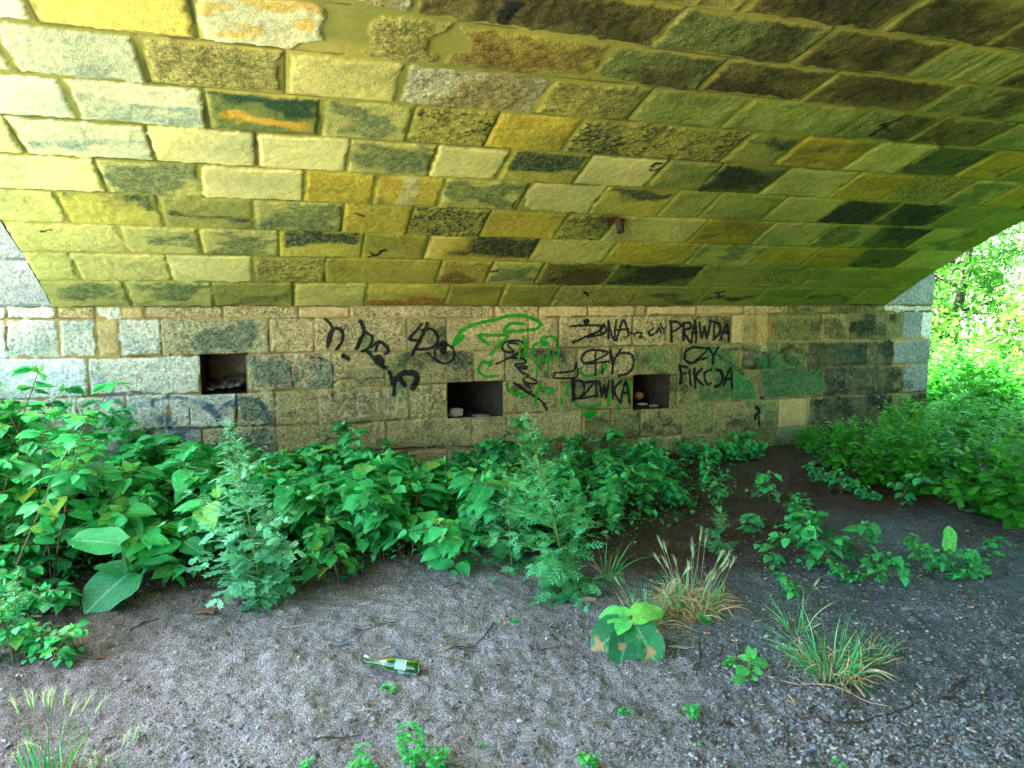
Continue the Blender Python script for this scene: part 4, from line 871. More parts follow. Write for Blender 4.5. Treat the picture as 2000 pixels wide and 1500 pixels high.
def lobed(m, p, d, nr, ln, r, tint, w=.5, narrow=.06, pairs=4):
    """deeply cut leaf: midrib blade plus pointed lobes with a side tooth"""
    d = unit(d); nr = unit(np.asarray(nr)-np.dot(nr, d)*d); s_ = np.cross(nr, d)
    def blade(a, dd, l_, wd_):
        sd_ = unit(np.cross(nr, dd)); k = -nr*l_*.12
        m.add([a-dd*l_*.04, a+dd*l_*.45+sd_*wd_, a+dd*l_+k, a+dd*l_*.45-sd_*wd_], [[0, 3, 2, 1]], [(0, .5), (.5, 1), (1, .5), (.5, 0)], tint)
    blade(p, d, ln, ln*narrow*1.1)
    for i in range(pairs):
        t_ = .18+.66*i/(max(pairs-1, 1)); q = p+d*ln*t_-nr*ln*.1*t_*t_; L_ = ln*w*(1-.62*abs(t_-.45)*1.5)*r.uniform(.8, 1.1)
        for sg in (1, -1):
            dd = unit(d*.85+s_*sg*.9); blade(q, dd, L_, ln*narrow)
            if L_ > .02: blade(q+dd*L_*.4, unit(dd*.8+d*.8), L_*.45, ln*narrow*.6); blade(q+dd*L_*.5, unit(dd*.9-d*.35), L_*.35, ln*narrow*.5)
def mugwort(name, seed, h=.8, width=.22, leaf=.085, lean=(0, 0), dens=1.0, narrow=.06, mat_=None, nst=1, stemmat=None):
    r = random.Random(seed); e = empty(name); st = MB(); fo = MB()
    for s_ in range(nst):
        az0 = r.uniform(0, 6.28); hh = h*(r.uniform(.6, .95) if s_ else 1)
        ln_ = np.array(lean)+(np.array([math.cos(az0), math.sin(az0)])*.22 if s_ else 0)
        P = curve((0, 0, -.02), (ln_[0], ln_[1], 1), hh, 14, (ln_[0]*.3, ln_[1]*.3, 0), r, .03)
        st.tube(P, [.006-.00035*i for i in range(len(P))], 5, .5)
        for i in range(1, len(P)):
            f = i/(len(P)-1)
            for q in range(max(1, int(round(3.0*dens)))):
                a = r.uniform(0, 6.28); bl = width*(.35+1.0*math.sin(math.pi*min(f*1.05+.06, 1))**.8)*r.choice((.25, .45, .7, 1.0, 1.35))*(1-.3*f)
                dd = np.array([math.cos(a), math.sin(a), r.uniform(.25, .9)]); p0 = P[i]+(P[i-1]-P[i])*r.random()
                Q = curve(p0, dd, bl, 4, (0, 0, -.5 if f < .4 else .05), r, .12); st.tube(Q, [.002, .0018, .0015, .0012, .0008], 3, .5, cap=False)
                for j in range(1, len(Q)):
                    for k in range(2):
                        t = unit(Q[j]-Q[j-1]); sd = unit(np.cross(t, (r.uniform(-.4, .4), r.uniform(-.4, .4), 1)))*(1 if k else -1)
                        L_ = leaf*(1.25-.95*f)*(1-.14*j)*r.uniform(.7, 1.2)
                        lobed(fo, Q[j], unit(t*.8+sd*.7+np.array([0, 0, r.uniform(-.7, .25)])), (r.uniform(-.6, .6), r.uniform(-.6, .6), 1), max(L_, .018), r, min(max(r.gauss(.42, .16)+.28*f*f, .02), .98), .5-.15*f, narrow*(1.1-.3*f), 4 if f < .5 else 3)
        for q in range(10):
            lobed(fo, P[-1]-np.array([0, 0, .03*r.random()]), (r.uniform(-.6, .6), r.uniform(-.6, .6), 1), (r.uniform(-1, 1), r.uniform(-1, 1), .3), .03, r, .8, .35, .06, 2)
    st.build("stem", stemmat or M_STEM, e); fo.build("foliage", mat_ or M_MUG, e)
    return e
def blade_strip(m, P, w0, r, tint, twist=.6):
    P = [np.asarray(p, float) for p in P]; n_ = len(P); V = []; uv = []; an = r.uniform(0, 6.28)
    for i, p in enumerate(P):
        t = unit(P[min(i+1, n_-1)]-P[max(i-1, 0)]); s0 = unit(np.cross(t, (math.cos(an), math.sin(an), .1))); an += twist/n_
        w_ = w0*(1-(i/(n_-1))**2*.95); V += [p-s0*w_, p+s0*w_]; uv += [(i/n_, 0), (i/n_, 1)]
    m.add(V, [[2*i, 2*i+1, 2*i+3, 2*i+2] for i in range(n_-1)], uv, tint)
def ear(m, p, d, r, ln=.06, awn=.05):
    """bristly barley ear"""
    d = unit(d); P = [p+d*ln*i/5 for i in range(6)]
    m.tube(P, [.0015, .0035, .004, .0035, .0025, .001], 5, .25)
    for i in range(34):
        q = p+d*ln*r.random(); dd = unit(d+np.array([r.gauss(0, .28), r.gauss(0, .28), r.gauss(0, .28)])); L_ = awn*r.uniform(.7, 1.2)
        sd = unit(np.cross(dd, (r.uniform(-1, 1), r.uniform(-1, 1), r.uniform(-1, 1))))*.0006
        m.add([q-sd, q+sd, q+dd*L_], [[0, 1, 2]], None, r.uniform(.5, .95))
def grass_clump(name, seed, n=70, h=.3, rad=.07, w=.0028, ears=0, dry=0, curl=0, greenmat=None, lean=(0, 0), earsz=.06, spread=.9):
    r = random.Random(seed); e = empty(name); g_ = MB(); dr = MB(); st = MB(); ea = MB()
    for i in range(n):
        a = r.uniform(0, 6.28); q = rad*math.sqrt(r.random()); L_ = h*r.uniform(.45, 1.1); o_ = r.uniform(.1, .9)*spread
        P = curve((q*math.cos(a), q*math.sin(a), -.01), (math.cos(a)*o_*.6+lean[0], math.sin(a)*o_*.6+lean[1], 1), L_, 7, (math.cos(a)*o_, math.sin(a)*o_, -.9*r.random()*o_), r, .06)
        blade_strip(g_, P, w*r.uniform(.6, 1.2), r, min(.98, max(.02, r.gauss(.5, .2))))
    g_.build("blades", greenmat or M_GRASS, e)
    if dry:
        for i in range(dry):
            a = r.uniform(0, 6.28); q = rad*1.2*math.sqrt(r.random()); d = np.array([math.cos(a)*.7, math.sin(a)*.7, r.uniform(.15, 1.9)]); p = np.array([q*math.cos(a), q*math.sin(a), .0]); P = [p.copy()]; ax = unit((r.uniform(-1, 1), r.uniform(-1, 1), r.uniform(-.6, .6))); L_ = r.uniform(.07, .30)*(h/.3)
            k = r.uniform(.1, .8)*curl
            for j in range(9):
                d = unit(d+np.cross(ax, d)*k+np.array([0, 0, -.03])); p = p+d*L_/9
                if p[2] < .003: p[2] = .003
                P.append(p.copy())
            blade_strip(dr, P, w*.75*r.uniform(.5, 1.1), r, r.random(), 2.5)
        dr.build("dry_blades", M_DRY, e)
    for i in range(ears):
        a = r.uniform(0, 6.28); q = rad*r.random(); L_ = h*r.uniform(.85, 1.35)
        P = curve((q*math.cos(a), q*math.sin(a), 0), (math.cos(a)*.25+lean[0], math.sin(a)*.25+lean[1], 1), L_, 7, (math.cos(a)*.25, math.sin(a)*.25, -.1), r, .05)
        st.tube(P, .0011, 4, .5); ea = MB(); ear(ea, P[-1], P[-1]-P[-2], r, earsz, earsz*.85); ea.build("ear", M_AWN, e)
    if ears: st.build("stalks", M_STRAW if dry > 50 else M_STEM, e)
    return e
def small_weed(name, seed, h=.2, nst=4, leaf=.022, wd=.3, matl=None, spread=.5, per=12):
    """leafy weed with many small oval leaves in threes"""
    r = random.Random(seed); e = empty(name); st = MB(); fo = MB()
    for s_ in range(nst):
        a = r.uniform(0, 6.28); P = curve((r.uniform(-.01, .01), r.uniform(-.01, .01), -.01), (math.cos(a)*spread, math.sin(a)*spread, 1), h*r.uniform(.5, 1.05), 8, (0, 0, .3), r, .12)
        st.tube(P, [.0018-.00015*i for i in range(len(P))], 4, .5)
        for i in range(1, len(P)):
            for k in range(max(1, per//6)):
                b_ = r.uniform(0, 6.28); q = P[i]+(P[i-1]-P[i])*r.random()
                base = q+np.array([math.cos(b_), math.sin(b_), .4])*leaf*.5
                for t3 in (-.8, 0, .8):
                    add_leaf(fo, base, (math.cos(b_+t3), math.sin(b_+t3), r.uniform(-.2, .5)), (r.uniform(-.4, .4), r.uniform(-.4, .4), 1), leaf*r.uniform(.7, 1.1), wd, .2, .2, min(max(r.gauss(.6, .15), .05), .95))
    st.build("stem", M_STEM, e); fo.build("foliage", matl or M_BIG, e); return e

# ---- knotweed thicket
def world_top(px, env, y):
    r = ray(px, env); s = y/r[1]; return CAM_H+r[2]*s
def to_px(x, y, z):
    v = np.array([x, y, z-CAM_H]); f_ = v@fw; return 1000+FPX*(v@rt)/f_, 750-FPX*(v@up)/f_
ENVX = [-400, 0, 60, 120, 170, 300, 420, 500, 600, 700, 800, 900, 970, 1100, 1200, 1300, 1400, 1480, 1600]
ENVY = [640, 700, 715, 790, 850, 845, 872, 855, 855, 872, 905, 900, 880, 898, 890, 905, 915, 960, 960]
protos = [knotweed("knotweed_plant", 11, .62, 3, .35, .135), knotweed("knotweed_plant", 12, .55, 3, .5, .145), knotweed("knotweed_plant", 13, .68, 2, .3, .125), knotweed("knotweed_plant", 14, .5, 4, .6, .14), knotweed("knotweed_plant", 15, .6, 3, .45, .15)]
PH = [.62, .55, .68, .5, .6]
tall = knotweed("knotweed_plant", 21, 1.0, 3, .28, .11); tall2 = knotweed("knotweed_plant", 22, 1.05, 3, .32, .105)
small = [knotweed("knotweed_shoot", 31, .22, 1, .4, .07), knotweed("knotweed_shoot", 32, .26, 1, .5, .075), knotweed("knotweed_shoot", 33, .18, 2, .7, .06)]
used = set()
def place(proto, x, y, rz, sc, label, cat, group):
    z = gzs(x, y)-.005
    if proto.name in used: o = copy_tree(proto, (x, y, z), rz, sc, label)
    else:
        used.add(proto.name); o = proto; o.location = (x, y, z); o.rotation_euler = (0, 0, rz); o.scale = (sc,)*3; o['label'] = label
    o['category'] = cat; o['group'] = group
    return o
PEND = []
def plan(kind, px, py, **k): PEND.append((kind, px, py, k))
r = random.Random(3)
front = lambda px: float(np.interp(px, [-500, 0, 140, 200, 320, 430, 520, 640, 760, 900, 1060, 1170, 1300, 1400, 1450], [1230, 1210, 1165, 1130, 1130, 1165, 1160, 1150, 1125, 1085, 1085, 1085, 1050, 1010, 985]))
cells = []
MUG = [on_ground(512, 1165), on_ground(500, 1130), on_ground(1110, 1150), on_ground(1090, 1110)]
yy = D-.22
while yy > 2.4:
    xx = -2.6
    while xx < 4.6:
        x = xx+r.uniform(-.13, .13); y = yy+r.uniform(-.12, .12); px, py = to_px(x, y, 0)
        if px < 1470 and py < front(px)-12 and not (px > 1250 and r.random() < .45) and all(math.hypot(x-a, (y-b)) > .34 for a, b in MUG):
            cells.append((px, x, y))
        xx += .305
    yy -= .285
cells.sort()
zones = [(-9999, 60, "at the left edge of the picture"), (60, 230, "below the blue-grey sprayed arcs"), (230, 380, "left of the left square opening"), (380, 500, "beneath the left square opening"), (500, 620, "right of the silvery mugwort"), (620, 760, "below the large smeared black h"), (760, 880, "below the sprayed 4D and wheel"),
         (880, 1000, "beneath the middle square opening"), (1000, 1110, "behind the tall feathery mugwort"), (1110, 1230, "below the word DZIWKA"), (1230, 1340, "beneath the right square opening"), (1340, 9999, "below the word FIKCJA")]
ordn = ["first", "second", "third", "fourth", "fifth", "sixth", "seventh", "eighth", "ninth", "tenth", "eleventh", "twelfth", "thirteenth", "fourteenth", "fifteenth"]
tens = ["", "tenth", "twentieth", "thirtieth", "fortieth", "fiftieth", "sixtieth"]
tn = ["", "", "twenty", "thirty", "forty", "fifty", "sixty", "seventy", "eighty", "ninety"]
def nth(i):
    i += 1
    if i <= 15: return ordn[i-1]
    ex = {16: "sixteenth", 17: "seventeenth", 18: "eighteenth", 19: "nineteenth"}
    if i in ex: return ex[i]
    t_, u_ = divmod(i, 10); return (["", "tenth", "twentieth", "thirtieth", "fortieth", "fiftieth", "sixtieth", "seventieth", "eightieth", "ninetieth"][t_] if u_ == 0 else tn[t_]+"-"+ordn[u_-1])
buckets = {}
for px, x, y in cells:
    zi = [i for i, z in enumerate(zones) if z[0] <= px < z[1]][0]
    row = "back" if y > 4.9 else ("middle" if y > 3.9 else "front"); buckets.setdefault((zi, row), []).append((px, x, y))
for (zi, row), L_ in sorted(buckets.items()):
    rowt = {"back": "against the wall", "middle": "mid thicket", "front": "front of thicket"}[row]
    for i, (px, x, y) in enumerate(L_):
        zt = world_top(px, np.interp(px, ENVX, ENVY), y)
        k = r.randrange(5); hmax = .78 if px > 150 else 1.25
        if px < 130 and y < 5.2: pr, ph = ((tall, 1.0), (tall2, 1.05))[r.randrange(2)]
        else: pr, ph = protos[k], PH[k]
        top = min(zt*r.uniform(.72, .97), hmax*r.uniform(.8, 1)); sc = max(.42, min(1.3, (top)/(ph*1.02)))
        if row == "front" and px > 300: sc = min(sc, .85)
        lab = "heart-leaved plant, %s%s, %s" % ((nth(i)+" from left ") if len(L_) > 1 else "", rowt, zones[zi][2])
        place(pr, x, y, r.uniform(0, 6.28), sc, lab, "plant", "broad-leaved knotweed plants in the thicket along the wall")
# few sprigs standing above the thicket
for px, py, e_, lab in [(965, 950, 826, "dark leafy sprig rising highest below the middle opening"), (735, 1000, 848, "thin leafy sprig standing alone against the wall below the smeared h"), (1165, 900, 845, "small dark sprig against the wall below DZIWKA"), (620, 960, 838, "arching leafy shoot right above the silvery mugwort"), (310, 970, 800, "leafy shoot rising against the blue-grey arcs")]:
    x, y = on_ground(px, py); y = min(y, D-.12); zt = world_top(px, e_, y); place(small[r.randrange(3)] if zt < .4 else protos[2], x, y, r.uniform(0, 6), zt/(.24 if zt < .4 else .7), lab, "plant", None)

# shoots on the bare soil at the right
SH = [(1440, 905, 1.0, "low leafy shoot at the wall foot below the black paint blot"), (1478, 900, 1.0, "leafy shoot at the wall foot right of the black blot"), (1310, 880, 1.2, "drooping shoot at the wall foot below the right opening"), (1345, 900, 1.1, "shoot at the wall foot left of the green mural"),
      (1500, 985, 1.2, "drooping dark shoot on the brown soil nearest the mural"), (1565, 1000, 1.0, "low dark shoot on brown soil left of the bushy pair"), (1470, 1040, 1.0, "single shoot between barley grass and the bushy pair"), (1500, 1105, 1.1, "bushy shoot at the left foot of the large soil plant"), (1560, 1050, 1.5, "taller back half of the bushy pair on the soil"),
      (1610, 1115, 1.7, "broad bright plant in the middle of the right soil"), (1665, 1090, 1.3, "dark leaning shoot right of the broad bright plant"), (1645, 1130, .8, "little shoot with one heart leaf low in front"), (1700, 1135, .9, "round clump of dark leaves by the gravel edge"), (1740, 1145, 1.0, "dark round-leaved clump left of the big upright leaf"),
      (1850, 1125, 1.2, "plant with one big bright upright leaf"), (1905, 1125, 1.0, "low shoot with a pale round leaf at right"), (1800, 1100, .8, "low dark shoot beside the dry orange leaf"), (1690, 970, 1.1, "dark shoot on soil in front of the bank weeds"), (1640, 960, 1.2, "leaning shoot below the soot-black stones"), (1760, 985, 1.3, "spreading shoot at the edge of the bank weeds"), (1600, 940, 1.2, "small shoot at the left end of the bank weeds"), (1930, 1090, .8, "tiny shoot near the right edge of the picture"), (1545, 1165, .7, "seedling pair behind the green grass tuft")]
for i, (px, py, sc, lab) in enumerate(SH):
    x, y = on_ground(px, py); y = min(y, D-.1)
    place(small[i % 3], x, y, r.uniform(0, 6.28), sc*.72, lab, "plant", "shoots on the bare soil")
for px, py, sc, lab in [(15, 1290, .8, "leaning leafy plant cut by the left edge of the picture"), (110, 1285, .7, "leafy shoot with reddish dead leaves at its foot, lower left"), (65, 1180, 1.2, "leafy shoot with a withered brown leaf, lower left"), (655, 1135, 1.0, "low round clump at the front edge left of centre"), (900, 1120, 1.3, "bushy low plant at the front edge above the wood chip")]:
    x, y = on_ground(px, py); place(small[int(px) % 3], x, y, r.uniform(0, 6.28), sc*1.25, lab, "plant", "shoots at the front edge of the thicket")

# mugworts
def at_px(px, py): x, y = on_ground(px, py); return x, y, gzs(x, y)
x, y, z = at_px(515, 1170); m1 = mugwort("mugwort_plant", 41, world_top(490, 815, y-.02)*1.02, .26, .13, (-.10, -.03), 2.3, .085, M_MUGS); m1.location = (x, y, z)
tag(m1, "silvery blue-green mugwort with deeply cut leaves below the left square opening", "plant")
x, y, z = at_px(1110, 1150); m2 = mugwort("mugwort_plant", 42, world_top(1045, 795, y)*1.03, .25, .115, (-.13, .02), 2.6, .05); m2.location = (x, y, z)
tag(m2, "tall bright green feathery mugwort at centre, reaching up to the wall cracks", "plant")
x, y, z = at_px(1000, 1110); m3 = mugwort("mugwort_plant", 43, .52, .2, .10, (-.08, 0), 1.5, .06); m3.location = (x, y, z)
tag(m3, "shorter feathery mugwort leaning left of the tall one", "plant")
x, y, z = at_px(-10, 1150); m4 = mugwort("mugwort_plant", 44, .68, .22, .095, (.08, 0), 1.1, .06); m4.location = (x, y, z)
tag(m4, "feathery mugwort among the leaves at the left edge", "plant")
x, y, z = at_px(30, 1270); m5 = mugwort("mugwort_plant", 45, .36, .12, .07, (.1, 0), 1.0, .05); m5.location = (x, y, z)
tag(m5, "small yellow-green mugwort sprig in the lower left corner", "plant")
x, y, z = at_px(1405, 1075); m6 = mugwort("mugwort_plant", 46, .27, .13, .05, (0, 0), 1.3, .05); m6.location = (x, y, z)
tag(m6, "small dense feathery weed behind the barley grass", "plant")

# weeds of the right hand bank (outside and under the arch edge)
bw = [mugwort("bank_weed", 51, .9, .3, .17, (0, 0), 1.0, .14, M_WEED, 2), mugwort("bank_weed", 52, 1.1, .28, .16, (.05, 0), 1.0, .14, M_WEED, 2), mugwort("bank_weed", 53, .7, .32, .18, (0, .05), 1.1, .15, M_WEED, 2)]
bh = [.9, 1.1, .7]
BW = []
for i in range(900):
    px = r.uniform(1560, 2350); py = r.uniform(700, 1090)
    x, y = on_ground(px, py)
    if not (x > 4.3 and y < (D-.15 if x < WX1+.25 else 30)) or x > 26: continue
    lim = np.interp(px, [1560, 1600, 1700, 1820, 1900, 2000, 2400], [885, 905, 955, 965, 1000, 1045, 1150])
    if py > lim: continue
    if any((x-a)**2+(y-b)**2 < (.30+.035*max(x-6, 0))**2 for a, b in BW): continue
    BW.append((x, y))
BW.sort(key=lambda q: q[0])
bz = {}
for x, y in BW:
    k = ("under the arch edge" if x < 6.4 else "beside the pilaster foot" if x < 8 else "on the sunny bank" if x < 12 else "at the edge of the bright path"); bz.setdefault(k, []).append((x, y))
for k, L_ in bz.items():
    for i, (x, y) in enumerate(L_):
        j = r.randrange(3); px, py = to_px(x, y, 0)
        env = np.interp(px, [1560, 1600, 1700, 1780, 1830, 1900, 2000, 2300], [830, 815, 795, 730, 615, 640, 690, 690]); zt = max(.2, world_top(px, env, y)); top = min(zt*r.uniform(.7, .97), 1.5 if x > 7 else .62)
        place(bw[j], x, y, r.uniform(0, 6.28), max(.28, min(1.4, top/bh[j])), "leafy green weed, %s from left %s" % (nth(i), k), "plant", "tall weeds on the bank at the right")
# grassy ground cover between them
def scatter_cover(name, n_, fn, size, mat_, label, cat, seed):
    rg = np.random.default_rng(seed); P = []
    while len(P) < n_:
        q = fn(rg)
        if q is not None: P.append(q)
    P = np.array(P); zc = gz_fine(P[:, 0], P[:, 1])
    a = rg.uniform(0, 6.28, n_); e_ = rg.uniform(.1, 1.1, n_); L_ = size*rg.uniform(.5, 1.3, n_)*P[:, 2]
    d = np.stack([np.cos(a)*np.cos(e_), np.sin(a)*np.cos(e_), np.sin(e_)], 1); s_ = np.stack([-np.sin(a), np.cos(a), rg.uniform(-.5, .5, n_)], 1)
    base = np.stack([P[:, 0], P[:, 1], zc+rg.uniform(0, .10, n_)*P[:, 2]], 1)
    w_ = (L_*.24)[:, None]
    V = np.stack([base, base+d*(L_*.45)[:, None]+s_*w_, base+d*L_[:, None]-np.array([0, 0, 1])*(L_*.2)[:, None], base+d*(L_*.45)[:, None]-s_*w_], 1).reshape(-1, 3)
    Q = np.arange(4*n_).reshape(-1, 4); uv = np.tile(np.array([(0, .5), (.5, 1), (1, .5), (.5, 0)]), (n_, 1))
    o = make_obj(name, np_mesh(name, V, Q, None, {"tint": np.repeat(np.clip(rg.normal(.28, .2, n_), .02, .95), 4)}, uv=uv), mat_); return tag(o, label, cat, kind='stuff')
def cov_r(rg):
    x = 4.4+(rg.random()**1.6)*20; y = rg.uniform(1.5, 26)
    if x < WX1+.2 and y > D-.1: return None
    px, py = to_px(x, y, 0)
    if px < 1560 or py > np.interp(px, [1560, 1600, 1700, 1820, 1900, 2000, 2400], [880, 900, 945, 955, 990, 1035, 1150]) or x > 17: return None
    return x, y, 1+max(x-6, 0)*.12
scatter_cover("bank_undergrowth", 26000, cov_r, .05, M_WEED, "low green leaves covering the bank between the weeds", "undergrowth", 3)
def cov_l(rg):
    x = rg.uniform(-2.6, 3.9); y = rg.uniform(2.6, D-.05); px, py = to_px(x, y, 0)
    if py > front(px)-8 or px > 1440 or (px > 1150 and rg.random() < .6): return None
    return x, y, 1.0
scatter_cover("thicket_undergrowth", 9000, cov_l, .045, M_KNOT, "small low leaves and seedlings shading the soil under the thicket", "undergrowth", 4)

# broad leaved plants
def prof_round(): return [.55, .95, 1.0, .98, .8, .5, .12]
def big_leaf_plant(name, at, leaves, label, matn=M_BIG):
    x, y, z = at; e = empty(name, (x, y, z), 0, label, "plant"); st = MB()
    for (hx, hy, hz), d, nr, ln, wd, tint, dr, fold, nm, mt in leaves:
        p = np.array([hx, hy, hz]); st.tube([np.array([0, 0, -.01]), p*.5+np.array([0, 0, .02]), p], [.004, .0035, .003], 6, .5)
        m = MB(); add_leaf(m, p, d, nr, ln, wd, dr, fold, tint, prof_round(), .06, .14, hx*40+ln*50); m.build(nm, mt, e)
    st.build("stem", M_STEM, e); return e
def scorched_mat():
    m = leaf_mat("scorched_leaf", (.012, .15, .06), (.04, .33, .10), vein=(.25, .5, .3), transl=.15); t = m.node_tree; L = t.links.new
    b = [n for n in t.nodes if n.type == 'BSDF_PRINCIPLED'][0]; src = b.inputs["Base Color"].links[0].from_socket
    uv = N(t, "ShaderNodeUVMap"); nz = N(t, "ShaderNodeTexNoise"); nz.inputs["Scale"].default_value = 3.2; nz.inputs["Detail"].default_value = 5; tc = N(t, "ShaderNodeTexCoord"); mp = N(t, "ShaderNodeVectorMath", operation='SCALE'); mp.inputs["Scale"].default_value = 6; L(tc.outputs["Object"], mp.inputs[0]); L(mp.outputs[0], nz.inputs["Vector"])
    mr = N(t, "ShaderNodeMapRange"); mr.inputs[1].default_value = .60; mr.inputs[2].default_value = .66; sx = N(t, "ShaderNodeSeparateXYZ"); L(uv.outputs[0], sx.inputs[0]); pw = N(t, "ShaderNodeMath", operation='POWER'); L(sx.outputs[0], pw.inputs[0]); pw.inputs[1].default_value = 7
    ma = N(t, "ShaderNodeMath", operation='MULTIPLY_ADD'); L(pw.outputs[0], ma.inputs[0]); ma.inputs[1].default_value = .22; L(nz.outputs[0], ma.inputs[2]); L(ma.outputs[0], mr.inputs[0])
    mx = N(t, "ShaderNodeMix"); mx.data_type = 'RGBA'; L(mr.outputs[0], mx.inputs[0]); L(src, mx.inputs[6]); mx.inputs[7].default_value = (.42, .31, .14, 1); L(mx.outputs[2], b.inputs["Base Color"]); return m
M_SCOR = scorched_mat()
tc_ = np.array([-rt[0], -rt[1], 0]); toc = np.array([-fw[0], -fw[1], 0]); toc /= np.linalg.norm(toc); rr = np.array([rt[0], rt[1], 0])
def V3(a, b, c_): return rr*a+(-toc)*b+np.array([0, 0, c_])
big_leaf_plant("cucumber_plant", at_px(1226, 1258), [
    (V3(.02, .0, .13), V3(.85, .1, .25), (toc*.5+np.array([0, 0, 1])), .13, .40, .80, .25, .15, "leaf", M_BIG), (V3(.0, .01, .12), V3(-.9, .1, .15), (toc*.5+np.array([0, 0, 1])), .12, .42, .72, .3, .2, "leaf", M_BIG), (V3(-.01, -.01, .115), V3(-.5, -.7, -.2), (toc*.4+np.array([0, 0, 1])), .08, .42, .74, .2, .2, "leaf", M_BIG),
    (V3(.03, -.02, .10), V3(.30, -.80, -.42), (toc*.9+np.array([0, 0, .7])), .20, .38, .45, .12, .10, "leaf", M_SCOR), (V3(-.03, -.01, .09), V3(-.70, -.45, -.42), (toc*.9+np.array([0, 0, .7])), .16, .50, .35, .2, .15, "leaf", M_SCOR), (V3(-.01, -.05, .075), V3(-.30, -.85, -.40), (toc*.8+np.array([0, 0, .7])), .17, .40, .15, .2, .15, "leaf", M_SCOR), (V3(.0, .03, .04), V3(.5, .8, .1), (0, 0, 1), .10, .45, .3, .2, .15, "leaf", M_BIG)],
    "low plant with bright upper leaves and scorched brown-edged lower leaves")
big_leaf_plant("burdock_plant", at_px(262, 1165), [
    (V3(-.02, -.06, .30), V3(-.95, -.1, .22), (toc*.9+np.array([0, 0, 1])), .24, .30, .34, .25, .3, "leaf", M_BIG), (V3(.01, -.05, .15), V3(-.55, -.75, -.42), (toc*.8+np.array([0, 0, .6])), .24, .46, .08, .25, .2, "leaf", M_BIG), (V3(.02, -.04, .14), V3(-.8, -.3, .35), (toc*.2+np.array([0, 0, 1])), .17, .34, .25, .1, .5, "leaf", M_BIG), (V3(.02, 0, .16), V3(.7, .2, .3), (0, 0, 1), .18, .35, .3, .3, .2, "leaf", M_BIG)],
    "burdock with large blue-green leaves at the front edge of the left thicket")
x, y, z = at_px(1850, 1120)
big_leaf_plant("dock_plant", (x, y, z), [(V3(.0, 0, .13), V3(.12, .2, 1), toc, .12, .34, .75, .1, .12, "leaf", M_BIG), (V3(.1, -.02, .05), V3(.6, -.5, -.1), (toc*.5+np.array([0, 0, 1])), .11, .42, .6, .2, .2, "leaf", M_BIG), (V3(-.05, 0, .04), V3(-.8, -.3, .1), (0, 0, 1), .10, .38, .3, .2, .2, "leaf", M_BIG)], "single large bright leaf standing upright on the right soil")

# grasses
x, y, z = at_px(1350, 1185); g1 = grass_clump("barley_clump", 61, 110, .22, .11, .0040, 18, 760, 1.0, None, (0, 0), .05, 1.3); g1.location = (x, y, z); tag(g1, "wall barley clump with pale bristly ears over curled tan dry blades", "grass")
x, y, z = at_px(1262, 1215); g2 = grass_clump("grass_tuft", 62, 60, .2, .06, .0028, 3, 150, .8, None, (0, 0), .04); g2.location = (x, y, z); tag(g2, "yellowing grass tuft beside the scorched low plant", "grass")
x, y, z = at_px(1620, 1315); g3 = grass_clump("grass_tuft", 63, 110, .24, .10, .0032, 0, 90, .8, None, (0, 0), .04, 1.5); g3.location = (x, y, z); tag(g3, "spreading dark green grass tuft on the right gravel", "grass")
x, y, z = at_px(1700, 1285); g4 = grass_clump("grass_tuft", 64, 26, .17, .05, .0026, 0, 24, .4, None, (0, 0), .04, .8); g4.location = (x, y, z); tag(g4, "thin grass tuft right of the spreading one", "grass")
x, y, z = at_px(1555, 1230); g5 = grass_clump("grass_tuft", 65, 22, .22, .04, .0026, 1, 10, .4, None, (-.2, .1), .03, .8); g5.location = (x, y, z); tag(g5, "thin grass tuft leaning left behind the spreading one", "grass")
x, y, z = at_px(95, 1530); g6 = grass_clump("barley_clump", 66, 34, .17, .085, .0036, 12, 20, .8, None, (0, 0), .045, .5); g6.location = (x, y, z); tag(g6, "green bristly barley ears in the bottom left corner", "grass")
x, y, z = at_px(1190, 1120); g7 = grass_clump("grass_tuft", 67, 26, .24, .04, .0024, 0, 12, .4, None, (.25, 0), .03, 1.0); g7.location = (x, y, z); tag(g7, "wispy grass arching right of the tall mugwort", "grass")
x, y, z = at_px(210, 1530); g8 = grass_clump("barley_clump", 68, 10, .09, .04, .003, 5, 6, .8, None, (0, 0), .045, .5); g8.location = (x, y, z); tag(g8, "few short barley ears right of the corner clump", "grass")

# small weeds in the foreground
WD = [(805, 1500, .20, 4, .020, .35, .25, 14, "tall thin clover-like weed at the bottom centre"), (720, 1510, .09, 6, .018, .35, .9, 12, "low spreading green weed left of the thin one at the bottom"), (850, 1505, .10, 6, .018, .35, .7, 12, "low dense green weed at the bottom centre right"), (600, 1512, .04, 4, .014, .4, .9, 8, "little green sprout at the bottom edge left of centre"),
      (1150, 1500, .10, 3, .018, .4, .3, 12, "small upright weed at the bottom right of centre"), (1355, 1400, .05, 3, .020, .42, .6, 8, "tiny seedling below the leafy seedling"), (1005, 1213, .03, 5, .012, .4, .9, 10, "tiny pale green cushion weed above the wood chip"), (760, 1345, .03, 2, .022, .3, .4, 6, "two tiny leaves just below the bottle"), (1220, 1385, .03, 3, .014, .4, .8, 8, "tiny weed among pebbles below the scorched plant"),
      (1365, 1460, .02, 3, .012, .4, .9, 8, "tiny green speck of weed low on the right gravel"), (1385, 1215, .06, 5, .020, .45, .8, 10, "small crinkled weed at the foot of the barley"), (1640, 1495, .015, 2, .018, .3, .9, 6, "tiny green leaf lying at the bottom right"), (940, 1450, .02, 3, .010, .4, .9, 8, "tiny weed right of the bottom centre clump")]
